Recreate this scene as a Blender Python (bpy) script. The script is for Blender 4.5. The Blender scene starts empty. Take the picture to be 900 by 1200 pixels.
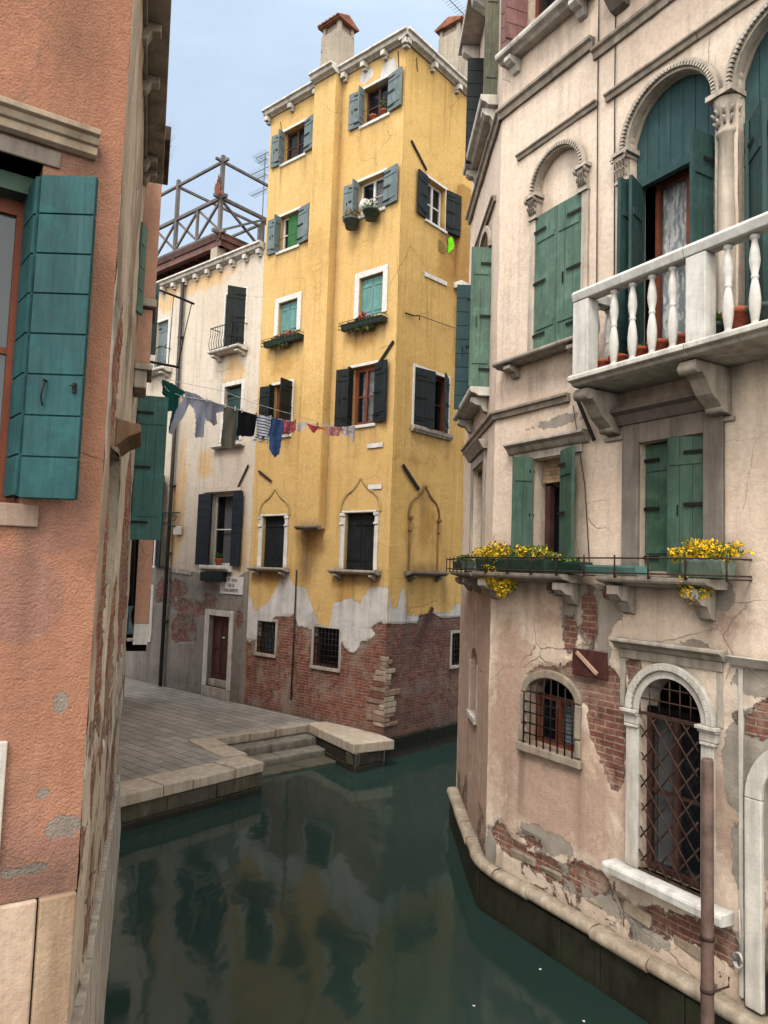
import bpy, math, random
from math import sin, cos, pi, atan, hypot, radians, sqrt
from mathutils import Matrix, Vector, noise
random.seed(7)
RND = random.Random(11)
col = bpy.context.scene.collection

# ------------------------------------------------------------------ camera model (used to measure the real walls)
EYE = 4.05; FPX = 867.0; PT = atan(67/867); RL = atan(.034)
CF = Vector((0, cos(PT), sin(PT))); _U0 = Vector((0, -sin(PT), cos(PT))); _R0 = Vector((1, 0, 0))
CR = _R0*cos(RL) + _U0*sin(RL); CU = -_R0*sin(RL) + _U0*cos(RL)
def ray(x, y): return CF*FPX + CR*(x-450) + CU*(600-y)
def atz(x, y, z):
    d = ray(x, y); t = (z-EYE)/d.z
    return (d.x*t, d.y*t)
def vd(x):
    a, b = 0, 1500
    for i in range(60):
        m = (a+b)/2
        if ray(x, m).z > 0: a = m
        else: b = m
    d = ray(x, a); n = hypot(d.x, d.y); return (d.x/n, d.y/n)
class Fr:
    """a wall frame: x along the wall, y into the wall, z up"""
    def __init__(s, o, d, oz=0.0):
        s.o = o; s.d = d; s.n = (d[1], -d[0])
        s.M = Matrix(((d[0], -d[1], 0, o[0]), (d[1], d[0], 0, o[1]), (0, 0, 1, oz), (0, 0, 0, 1)))
    def uz(s, x, y, off=0):
        d = ray(x, y); o = (s.o[0]+s.n[0]*off, s.o[1]+s.n[1]*off)
        t = (o[0]*s.n[0]+o[1]*s.n[1])/(d.x*s.n[0]+d.y*s.n[1])
        p = (d.x*t, d.y*t)
        return ((p[0]-o[0])*s.d[0]+(p[1]-o[1])*s.d[1], EYE+d.z*t)
    def rect(s, xl, xr, yt, yb, off=0):
        xm = (xl+xr)/2; ym = (yt+yb)/2
        return (s.uz(xl, ym, off)[0], s.uz(xr, ym, off)[0], s.uz(xm, yb, off)[1], s.uz(xm, yt, off)[1])
    def world(s, x, y, z): return s.M @ Vector((x, y, z))
neg = lambda v: (-v[0], -v[1])
QZ = .6
K = atz(449, 863, QZ)
A = Fr(K, neg(vd(-560))); B = Fr(K, vd(1195))
FP = atz(568.6, 1006, .65); F = Fr(FP, neg(vd(-60))); H = Fr(FP, neg(vd(430)))
_r = ray(114, 657); CP = (_r.x*3.4/_r.y, 3.4)
D = Fr(CP, vd(170)); E = Fr(CP, vd(1750))
WORLD = Fr((0, 0), (1, 0))

# ------------------------------------------------------------------ object helpers
WM = {}
def link(o, M, parent=None):
    col.objects.link(o)
    WM[o.name] = M.copy()
    if parent is not None:
        o.parent = parent
        o.matrix_basis = WM[parent.name].inverted() @ M
    else:
        o.matrix_basis = M
    return o
def tag(o, label=None, cat=None, group=None, kind=None):
    if label: o['label'] = label
    if cat: o['category'] = cat
    if group: o['group'] = group
    if kind: o['kind'] = kind
    return o
def thing(name, label, cat, M, group=None):
    o = bpy.data.objects.new(name, None); o.empty_display_size = .2
    link(o, M); tag(o, label, cat, group); return o
class MB:
    def __init__(s): s.v = []; s.f = []; s.m = []; s.mi = 0; s.T = None; s.smooth = []
    def av(s, p):
        p = Vector(p)
        if s.T is not None: p = s.T @ p
        s.v.append(p); return len(s.v)-1
    def af(s, idx, sm=False): s.f.append(tuple(idx)); s.m.append(s.mi); s.smooth.append(sm)
    def poly(s, pts, sm=False): s.af([s.av(p) for p in pts], sm)
    def box(s, x0, x1, y0, y1, z0, z1, jit=0):
        if x0 > x1: x0, x1 = x1, x0
        if y0 > y1: y0, y1 = y1, y0
        if z0 > z1: z0, z1 = z1, z0
        P = [(x, y, z) for z in (z0, z1) for y in (y0, y1) for x in (x0, x1)]
        if jit: P = [tuple(c+RND.uniform(-jit, jit) for c in p) for p in P]
        i = [s.av(p) for p in P]
        for q in ((0,2,3,1),(4,5,7,6),(0,1,5,4),(2,6,7,3),(0,4,6,2),(1,3,7,5)): s.af([i[k] for k in q])
    def prism(s, prof, x0, x1, ends=True, x0s=None, x1s=None):
        """closed profile [(y,z)..] extruded along x"""
        a = [s.av((x0, y, z)) for y, z in prof]; b = [s.av((x1, y, z)) for y, z in prof]
        n = len(prof)
        for i in range(n):
            j = (i+1) % n; s.af((a[i], a[j], b[j], b[i]))
        if ends: s.af(a[::-1]); s.af(b)
    def prism_dir(s, prof, axis, a0, a1):
        """closed profile in the plane perpendicular to axis"""
        def pt(p, t):
            if axis == 'x': return (t, p[0], p[1])
            if axis == 'y': return (p[0], t, p[1])
            return (p[0], p[1], t)
        a = [s.av(pt(p, a0)) for p in prof]; b = [s.av(pt(p, a1)) for p in prof]
        n = len(prof)
        for i in range(n):
            j = (i+1) % n; s.af((a[i], a[j], b[j], b[i]))
        s.af(a[::-1]); s.af(b)
    def tube(s, pts, r, n=8, cap=True, r2=None):
        pts = [Vector(p) for p in pts]; rings = []
        for k, p in enumerate(pts):
            t = (pts[min(k+1, len(pts)-1)] - pts[max(k-1, 0)]).normalized()
            a = t.cross(Vector((0, 0, 1)))
            if a.length < .05: a = t.cross(Vector((0, 1, 0)))
            a.normalize(); b = t.cross(a)
            rr = r if r2 is None else r + (r2-r)*k/(len(pts)-1)
            rings.append([s.av(p + a*(rr*cos(2*pi*i/n)) + b*(rr*sin(2*pi*i/n))) for i in range(n)])
        for k in range(len(rings)-1):
            for i in range(n):
                j = (i+1) % n; s.af((rings[k][i], rings[k][j], rings[k+1][j], rings[k+1][i]), True)
        if cap: s.af(rings[0]); s.af(rings[-1][::-1])
    def lathe(s, c, prof, n=16, sm=True):
        """prof [(r,z)..] about a vertical axis at c"""
        rings = []
        for r, z in prof:
            rings.append([s.av((c[0]+r*cos(2*pi*i/n), c[1]+r*sin(2*pi*i/n), c[2]+z)) for i in range(n)])
        for k in range(len(rings)-1):
            for i in range(n):
                j = (i+1) % n; s.af((rings[k][i], rings[k][j], rings[k+1][j], rings[k+1][i]), sm)
        s.af(rings[0][::-1]); s.af(rings[-1])
    def arch(s, uc, zs, rin, rout, y0, y1, kz=1.0, a0=0.0, a1=pi, n=24, prot=None):
        """an arch band (ring sector) standing in the wall plane"""
        prev = None
        for i in range(n+1):
            t = a0+(a1-a0)*i/n
            ci, si = cos(t), sin(t)
            c = [s.av((uc+rin*ci, y0, zs+rin*kz*si)), s.av((uc+rout*ci, y0, zs+(rin*kz+(rout-rin))*si)),
                 s.av((uc+rout*ci, y1, zs+(rin*kz+(rout-rin))*si)), s.av((uc+rin*ci, y1, zs+rin*kz*si))]
            if prev:
                for a, b in ((0,1),(1,2),(2,3),(3,0)): s.af((prev[a], prev[b], c[b], c[a]))
            else: s.af(c)
            prev = c
        s.af(prev[::-1])
    def build(s, name, mats, parent=None, frame=None, M=None, bevel=0, smooth_all=False, kind=None):
        me = bpy.data.meshes.new(name)
        me.from_pydata([tuple(p) for p in s.v], [], s.f)
        if not isinstance(mats, (list, tuple)): mats = [mats]
        for m in mats: me.materials.append(m)
        me.polygons.foreach_set('material_index', s.m)
        me.polygons.foreach_set('use_smooth', [True]*len(s.f) if smooth_all else s.smooth)
        me.update()
        import bmesh
        bm = bmesh.new(); bm.from_mesh(me)
        bmesh.ops.recalc_face_normals(bm, faces=bm.faces); bm.to_mesh(me); bm.free()
        o = bpy.data.objects.new(name, me)
        if M is None: M = frame.M if frame else (WM[parent.name] if parent else Matrix.Identity(4))
        link(o, M, parent)
        if bevel:
            b = o.modifiers.new('bevel', 'BEVEL'); b.width = bevel; b.segments = 2; b.limit_method = 'ANGLE'; b.angle_limit = radians(40)
        if kind: o['kind'] = kind
        return o

# ------------------------------------------------------------------ materials
def lin(c):
    c = c/255.0
    return c/12.92 if c <= .04045 else ((c+.055)/1.055)**2.4
def rgb(r, g, b, k=1.0): return (lin(r)*k, lin(g)*k, lin(b)*k, 1)
class NT:
    def __init__(s, name):
        s.m = bpy.data.materials.new(name); s.m.use_nodes = True
        s.t = s.m.node_tree; s.t.nodes.clear()
        s.out = s.t.nodes.new('ShaderNodeOutputMaterial')
        s.tc = s.t.nodes.new('ShaderNodeTexCoord')
        s.obj = s.tc.outputs['Object']
    def n(s, typ, ins=None, **props):
        nd = s.t.nodes.new('ShaderNode'+typ)
        for k, v in props.items(): setattr(nd, k, v)
        for k, v in (ins or {}).items():
            sock = nd.inputs[k]
            if isinstance(v, bpy.types.NodeSocket): s.t.links.new(v, sock)
            else: sock.default_value = v
        return nd
    def math(s, op, a, b=0.0, c=None, clamp=False):
        ins = {0: a, 1: b}
        if c is not None: ins[2] = c
        return s.n('Math', ins, operation=op, use_clamp=clamp).outputs[0]
    def mix(s, f, a, b, mode='MIX'):
        nd = s.t.nodes.new('ShaderNodeMix'); nd.data_type = 'RGBA'; nd.blend_type = mode; nd.clamp_factor = True
        for k, v in ((0, f), (6, a), (7, b)):
            if isinstance(v, bpy.types.NodeSocket): s.t.links.new(v, nd.inputs[k])
            else: nd.inputs[k].default_value = v
        return nd.outputs[2]
    def noise(s, scale, detail=5, rough=.6, vec=None, dist=0.0, out=0):
        nd = s.n('TexNoise', {'Vector': vec if vec is not None else s.obj, 'Scale': scale, 'Detail': detail, 'Roughness': rough, 'Distortion': dist})
        return nd.outputs[out]
    def scl(s, sx, sy, sz, vec=None):
        return s.n('Mapping', {'Vector': vec if vec is not None else s.obj, 'Scale': (sx, sy, sz)}).outputs[0]
    def ramp(s, fac, lo, hi, a=0.0, b=1.0, smooth=False):
        return s.n('MapRange', {0: fac, 1: lo, 2: hi, 3: a, 4: b}, interpolation_type='SMOOTHSTEP' if smooth else 'LINEAR').outputs[0]
    def attr(s, name): return s.n('Attribute', attribute_name=name).outputs['Fac']
    def bump(s, h, strength=.5, dist=.02, normal=None):
        ins = {'Height': h, 'Strength': strength, 'Distance': dist}
        if normal is not None: ins['Normal'] = normal
        return s.n('Bump', ins).outputs[0]
    def pbr(s, color, rough=.8, normal=None, spec=.3, **kw):
        ins = {'Base Color': color, 'Roughness': rough, 'Specular IOR Level': spec}
        if normal is not None: ins['Normal'] = normal
        ins.update(kw)
        p = s.n('BsdfPrincipled', ins)
        s.t.links.new(p.outputs[0], s.out.inputs[0]); return s.m

def mk_wall(name, base, base2, under, tintc, blotch=None, grain=70, gstr=.35, streak=.35, brickc=((120,62,50),(150,84,66)), mortar=(150,138,122), amp=.55, brickdirt=.0):
    t = NT(name)
    sp = t.n('SeparateXYZ', {0: t.obj}); x, y, z = sp.outputs
    big = t.noise(.55, 4, .6); mid = t.noise(2.6, 8, .68, dist=.4); fine = t.noise(18, 6, .7)
    vs = t.noise(1.0, 6, .62, vec=t.scl(5.5, 5.5, .35)); vs2 = t.noise(1.0, 5, .7, vec=t.scl(16, 16, .8))
    c = t.mix(t.ramp(big, .35, .65), rgb(*base), rgb(*base2))
    tn = t.ramp(t.math('ADD', t.attr('tint'), t.math('MULTIPLY', t.math('SUBTRACT', mid, .5), .9)), .35, .65, smooth=True)
    c = t.mix(tn, c, rgb(*tintc))
    if blotch: c = t.mix(t.ramp(mid, .52, .70, 0, .75, True), c, rgb(*blotch))
    c = t.mix(t.ramp(fine, .3, .75, .0, .3), c, (.06, .05, .04, 1), 'MULTIPLY')
    c = t.mix(t.ramp(vs, .48, .78, 0, streak, True), c, (.22, .19, .16, 1), 'MULTIPLY')
    c = t.mix(t.ramp(vs2, .55, .8, 0, streak*.6), c, rgb(235, 228, 215))
    # crackle
    vor = t.n('TexVoronoi', {'Vector': t.obj, 'Scale': 1.1}, feature='DISTANCE_TO_EDGE')
    t.t.links.new(t.n('MixRGB', {0: .12, 1: t.obj, 2: t.noise(3, 4, .6, out=1)}).outputs[0], vor.inputs['Vector'])
    crk = t.math('MULTIPLY', t.ramp(vor.outputs[0], 0, .006, 1, 0), t.ramp(t.noise(.8, 2), .5, .62))
    c = t.mix(t.math('MULTIPLY', crk, .6), c, (.10, .08, .07, 1))
    # edge noise
    en = t.math('SUBTRACT', t.noise(3.2, 9, .72, dist=.6), .5)
    en2 = t.math('SUBTRACT', t.noise(4.1, 9, .72, vec=t.n('Mapping', {'Vector': t.obj, 'Location': (7, 3, 5)}).outputs[0], dist=.5), .5)
    um = t.math('ADD', t.attr('under'), t.math('MULTIPLY', en2, amp*1.5)); umask = t.ramp(um, .495, .512)
    bmv = t.math('ADD', t.attr('brick'), t.math('MULTIPLY', en, amp*1.5)); bmask = t.ramp(bmv, .49, .515)
    uc = t.mix(t.ramp(mid, .3, .7), rgb(*under), rgb(*[v*.84 for v in under]))
    uc = t.mix(t.ramp(vs, .45, .75, 0, .4), uc, (.3, .26, .22, 1), 'MULTIPLY')
    c = t.mix(umask, c, uc)
    # thin shadow line along the plaster's broken edge
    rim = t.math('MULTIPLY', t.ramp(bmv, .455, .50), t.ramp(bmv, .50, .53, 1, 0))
    # bricks
    xy = t.math('ADD', x, y)
    wob = t.noise(1.7, 3, .6, out=1)
    bv = t.n('CombineXYZ', {0: xy, 1: z, 2: 0.0}).outputs[0]
    bv = t.n('MixRGB', {0: .035, 1: bv, 2: wob}).outputs[0]
    br = t.n('TexBrick', {'Vector': bv, 'Color1': rgb(*brickc[0]), 'Color2': rgb(*brickc[1]), 'Mortar': rgb(*mortar), 'Scale': 1.0, 'Mortar Size': .009, 'Mortar Smooth': .3, 'Bias': -.1, 'Brick Width': .24, 'Row Height': .062})
    bc = br.outputs['Color']
    bn = t.noise(7, 8, .75)
    bc = t.mix(t.ramp(bn, .42, .66, 0, .8), bc, rgb(brickc[0][0]*.62, brickc[0][1]*.62, brickc[0][2]*.68))
    bc = t.mix(t.ramp(t.noise(.9, 5, .7), .5, .66, 0, .55), bc, rgb(*[v*.9 for v in mortar]))
    bc = t.mix(t.ramp(t.noise(1.8, 7, .7), .50, .62, 0, .75), bc, rgb(*mortar))
    bc = t.mix(t.ramp(t.noise(26, 4, .7), .6, .75, 0, .6), bc, rgb(190, 178, 160))
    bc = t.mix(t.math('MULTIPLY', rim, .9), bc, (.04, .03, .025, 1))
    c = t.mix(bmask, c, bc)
    dm = t.math('MULTIPLY', t.attr('dirt'), t.ramp(t.math('ADD', vs, mid), .8, 1.15, .55, 1.15))
    c = t.mix(dm, c, (.055, .05, .042, 1))
    al = t.ramp(t.math('ADD', t.attr('algae'), t.math('MULTIPLY', en, .5)), .4, .6)
    c = t.mix(al, c, (.012, .014, .009, 1))
    gr = t.noise(grain, 4, .65); gm = t.noise(9, 5, .6)
    nb = t.math('SUBTRACT', 1.0, bmask)
    h = t.math('MULTIPLY', t.math('ADD', t.math('MULTIPLY', gr, gstr), t.math('MULTIPLY', gm, .9)), 1.0)
    hb = t.math('MULTIPLY', bmask, t.math('ADD', t.math('MULTIPLY', br.outputs['Fac'], -1.0), t.math('MULTIPLY', bn, 3.2)))
    h = t.math('ADD', t.math('MULTIPLY', h, t.math('MULTIPLY_ADD', umask, .3, .8)), hb)
    h = t.math('ADD', h, t.math('MULTIPLY', nb, 2.4)); h = t.math('ADD', h, t.math('MULTIPLY', umask, -.8))
    h = t.math('ADD', h, t.math('MULTIPLY', crk, -.5))
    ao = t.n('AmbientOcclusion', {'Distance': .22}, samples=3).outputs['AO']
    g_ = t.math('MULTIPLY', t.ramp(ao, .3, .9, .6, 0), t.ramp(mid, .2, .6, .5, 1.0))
    c = t.mix(g_, c, (.09, .075, .06, 1), 'MIX')  # crevices darkened in the colour: grime plus painted contact shade
    return t.pbr(c, .92, t.bump(h, 1.0, .012), .15)

def mk_stone(name, base=(190,183,170), dark=(88,82,74), k=.5, rough=.85, bstr=.6, green=0):
    t = NT(name)
    n1 = t.noise(4, 8, .7); n2 = t.noise(30, 6, .7); vs = t.noise(1.0, 6, .65, vec=t.scl(9, 9, .9)); n3 = t.noise(1.3, 5, .6)
    c = t.mix(t.ramp(n1, .3, .7), rgb(*base), rgb(*[v*.84 for v in base]))
    c = t.mix(t.ramp(vs, .5-.2*k, .82, 0, min(1, .5+k)), c, rgb(*dark))
    c = t.mix(t.ramp(n3, .5, .72, 0, k), c, rgb(*[min(255, v*1.25) for v in dark]))
    c = t.mix(t.ramp(n2, .55, .8, 0, .5), c, rgb(*[v*.7 for v in base]))
    # darker on faces that look down
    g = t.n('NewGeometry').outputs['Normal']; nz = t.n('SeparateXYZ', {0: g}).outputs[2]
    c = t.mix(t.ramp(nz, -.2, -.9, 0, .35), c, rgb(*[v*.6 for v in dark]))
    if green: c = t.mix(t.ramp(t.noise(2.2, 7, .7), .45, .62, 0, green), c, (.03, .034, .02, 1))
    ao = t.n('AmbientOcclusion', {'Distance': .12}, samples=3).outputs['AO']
    c = t.mix(t.math('MULTIPLY', t.ramp(ao, .3, .9, .6, 0), t.ramp(n1, .25, .6, .45, 1.0)), c, rgb(*[v*.35 for v in dark]))  # grime and contact shade mixed into the stone colour in tight corners
    h = t.math('ADD', t.math('MULTIPLY', n1, 1.0), t.math('MULTIPLY', n2, .5))
    return t.pbr(c, rough, t.bump(h, bstr, .012), .25)

def mk_wood(name, base, fade=None, k=.35, rough=.55, vert=True, fs=.25, chip=None):
    t = NT(name)
    v = t.scl(14, 14, 1.1) if vert else t.scl(1.1, 14, 14)
    g = t.noise(1.0, 7, .65, vec=v); g2 = t.noise(1.0, 5, .7, vec=t.scl(3, 3, 1.0) if vert else t.scl(1, 3, 3)); n = t.noise(2.0, 6, .65)
    fade = fade or [min(255, c*1.35+14) for c in base]
    c = t.mix(t.ramp(g2, .38, .68, 0, k*2), rgb(*base), rgb(*fade))
    c = t.mix(t.ramp(g, .5, .75, 0, k), c, rgb(*[x*.55 for x in base]))
    c = t.mix(t.ramp(n, .55, .75, 0, k), c, rgb(*[x*.7 for x in base]))
    c = t.mix(t.ramp(t.noise(24, 6, .75), .66, .74, 0, fs), c, rgb(*(chip or [min(255, x*1.6+40) for x in base])))
    b2 = t.noise(5.5, 7, .72); fg = t.noise(1.0, 6, .7, vec=t.scl(60, 60, 2.2) if vert else t.scl(2.2, 60, 60))
    c = t.mix(t.ramp(b2, .5, .66, 0, min(.6, k*1.1)), c, rgb(*[min(255, x*1.25+22) for x in base]))
    c = t.mix(t.ramp(fg, .5, .72, 0, .5), c, rgb(*[x*.6 for x in base]))
    c = t.mix(t.math('MULTIPLY', t.ramp(t.noise(1.0, 4, .6, vec=t.scl(9, 9, .7)), .58, .72), min(.5, k)), c, rgb(*[x*.7+52 for x in base]))
    h = t.math('ADD', t.math('ADD', g, t.math('MULTIPLY', n, .6)), t.math('MULTIPLY', fg, .8))
    return t.pbr(c, t.ramp(b2, .3, .7, rough-.05, min(1, rough+.25)), t.bump(h, .5, .006), .28)

def mk_plain(name, c, rough=.6, metal=0.0, spec=.3, var=.3, sc=12, bs=.2):
    t = NT(name); n = t.noise(sc, 6, .65)
    cc = t.mix(t.ramp(n, .35, .7, 0, 1), rgb(*c), rgb(*[x*(1-var) for x in c]))
    return t.pbr(cc, rough, t.bump(n, bs, .005), spec, Metallic=metal)

M = {}
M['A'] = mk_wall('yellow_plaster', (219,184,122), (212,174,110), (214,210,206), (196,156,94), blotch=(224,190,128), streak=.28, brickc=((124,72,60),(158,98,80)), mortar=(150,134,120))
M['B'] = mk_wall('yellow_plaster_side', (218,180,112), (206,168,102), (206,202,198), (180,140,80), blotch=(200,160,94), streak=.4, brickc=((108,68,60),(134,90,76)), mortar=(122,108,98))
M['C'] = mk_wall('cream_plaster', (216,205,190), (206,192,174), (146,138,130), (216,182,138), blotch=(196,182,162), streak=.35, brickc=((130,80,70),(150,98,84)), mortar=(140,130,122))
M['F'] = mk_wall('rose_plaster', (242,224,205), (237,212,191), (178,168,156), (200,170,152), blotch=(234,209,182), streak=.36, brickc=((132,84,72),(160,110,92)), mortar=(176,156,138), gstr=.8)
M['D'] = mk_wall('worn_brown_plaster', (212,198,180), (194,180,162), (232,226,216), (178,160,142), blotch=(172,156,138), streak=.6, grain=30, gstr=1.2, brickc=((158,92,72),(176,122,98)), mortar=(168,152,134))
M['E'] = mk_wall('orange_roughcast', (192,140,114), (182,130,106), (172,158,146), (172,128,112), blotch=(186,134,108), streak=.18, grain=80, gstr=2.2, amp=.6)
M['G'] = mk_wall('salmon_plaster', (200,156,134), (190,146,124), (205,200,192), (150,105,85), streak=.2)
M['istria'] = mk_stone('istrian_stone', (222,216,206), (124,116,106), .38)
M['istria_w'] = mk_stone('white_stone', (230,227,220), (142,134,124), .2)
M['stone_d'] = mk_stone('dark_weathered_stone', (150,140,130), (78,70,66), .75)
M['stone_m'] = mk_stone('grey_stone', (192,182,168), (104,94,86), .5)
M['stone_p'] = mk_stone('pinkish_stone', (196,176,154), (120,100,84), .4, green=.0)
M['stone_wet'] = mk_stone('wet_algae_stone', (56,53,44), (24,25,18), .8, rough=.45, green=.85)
M['teal'] = mk_wood('teal_green_paint', (20,62,64), (38,82,84), .6, fs=.22, chip=(96,118,112))
M['green'] = mk_wood('green_paint', (50,76,62), (84,106,92), .45, fs=.15)
M['greenlt'] = mk_wood('faded_green_paint', (70,98,84), (98,122,106), .5, fs=.2)
M['dgreen'] = mk_wood('dark_green_paint', (36,62,60), (50,76,72), .35, fs=.08)
M['blueg'] = mk_wood('blue_green_paint', (38,66,68), (54,80,80), .3, fs=.05)
M['slate'] = mk_wood('slate_blue_paint', (98,112,114), (118,129,129), .3, fs=.1)
M['tealc'] = mk_wood('turquoise_paint', (88,132,128), (108,148,142), .3, fs=.05)
M['black_g'] = mk_wood('blackish_green_paint', (17,24,25), (27,34,34), .3, fs=.05)
M['navy'] = mk_wood('navy_paint', (20,25,34), (30,36,46), .3, fs=.05)
M['olive'] = mk_wood('weathered_olive_paint', (74,80,68), (104,100,78), .6, fs=.3)
M['redbr'] = mk_wood('reddish_brown_paint', (112,78,74), (134,100,94), .4, fs=.2)
M['wood'] = mk_wood('window_wood', (108,54,36), (128,72,50), .3, fs=.02)
M['woodd'] = mk_wood('dark_wood', (62,38,32), (84,56,46), .4, fs=.1)
M['greyw'] = mk_wood('grey_weathered_timber', (92,86,84), (120,114,110), .4, fs=.05)
M['door'] = mk_wood('oxblood_door_paint', (66,34,32), (92,56,50), .5, fs=.5, chip=(130,110,100))
M['iron'] = mk_plain('wrought_iron', (40,34,32), .6, .4)
M['rust'] = mk_plain('rusty_iron', (74,54,46), .8, .2, var=.45)
M['pole'] = mk_plain('weathered_brown_pole', (112,90,82), .6, .0, var=.35, sc=6)
M['lead'] = mk_plain('dull_pipe_metal', (70,66,64), .5, .5)
M['bluepipe'] = mk_plain('blue_grey_pipe', (92,116,120), .6)
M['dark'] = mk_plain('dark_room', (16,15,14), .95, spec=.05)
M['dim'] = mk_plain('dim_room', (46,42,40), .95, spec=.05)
M['white'] = mk_plain('white_paint', (215,213,208), .6, var=.12)
M['terra'] = mk_plain('terracotta', (176,92,66), .85, var=.25, sc=20)
M['greypot'] = mk_plain('grey_green_pot', (74,88,84), .7)
M['planterg'] = mk_plain('green_planter_plastic', (52,72,62), .6, var=.3)
M['tile'] = mk_plain('roof_tile', (150,98,78), .9, var=.45, sc=5, bs=.6)
M['tiled'] = mk_plain('old_dark_roof_tile', (96,76,66), .9, var=.45, sc=5, bs=.6)
M['chim'] = mk_wall('chimney_render', (190,178,160), (176,162,146), (160,150,138), (150,110,90), streak=.5, grain=30, gstr=1.6)
M['antenna'] = mk_plain('antenna_metal', (110,112,116), .5, .6)
M['wire'] = mk_plain('cable', (60,56,54), .7)
M['rope'] = mk_plain('clothes_rope', (190,190,185), .8)
def mk_glass(name, c=(30,34,38), a=.55):
    t = NT(name)
    n = t.noise(1.5, 2, .5)
    return t.pbr(rgb(*c), .06, t.bump(n, .05, .02), .5, Alpha=a)
M['glass'] = mk_glass('window_glass'); M['glass2'] = mk_glass('grey_window_glass', (70,80,84), .85)
def mk_cloth(name, c, c2=None, stripes=None, k=.2):
    t = NT(name); n = t.noise(9, 5, .6); w = t.noise(160, 2, .5)
    cc = t.mix(t.ramp(n, .3, .7, 0, .5), rgb(*c), rgb(*[x*.8 for x in c]))
    if stripes:
        sp = t.n('SeparateXYZ', {0: t.obj}); z = sp.outputs[2]
        s = t.math('FRACT', t.math('MULTIPLY', z, stripes))
        cc = t.mix(t.ramp(s, .55, .6), cc, rgb(*c2))
    elif c2: cc = t.mix(t.ramp(t.noise(28, 2, .5), .5, .56), cc, rgb(*c2))
    return t.pbr(cc, .9, t.bump(w, .2, .003), .1)
def mk_lace():
    t = NT('lace_curtain')
    w = t.n('TexWave', {'Vector': t.scl(1, 1, 1), 'Scale': 5.5, 'Distortion': 7.0, 'Detail': 2.0, 'Detail Scale': 1.3}, wave_type='BANDS', bands_direction='X').outputs['Fac']
    c = t.mix(t.ramp(w, .3, .8), rgb(236,238,238), rgb(170,178,182))
    return t.pbr(c, .9, t.bump(w, .3, .01), .1)
M['lace'] = mk_lace()
M['curtain'] = mk_cloth('grey_curtain', (170,172,172))
def mk_leaf(name, c, c2):
    t = NT(name); n = t.noise(14, 3, .6)
    return t.pbr(t.mix(t.ramp(n, .35, .65), rgb(*c), rgb(*c2)), .65, None, .2)
M['leaf'] = mk_leaf('plant_leaf', (52,82,34), (88,112,48)); M['leafd'] = mk_leaf('dark_plant_leaf', (38,58,30), (66,84,40))
M['yellow'] = mk_leaf('yellow_petal', (224,186,40), (204,158,24)); M['redfl'] = mk_leaf('red_petal', (176,50,60), (200,96,100)); M['dry'] = mk_leaf('dry_grass', (120,116,70), (84,88,50))
M['lime'] = mk_cloth('lime_cloth', (120,220,30))

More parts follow.
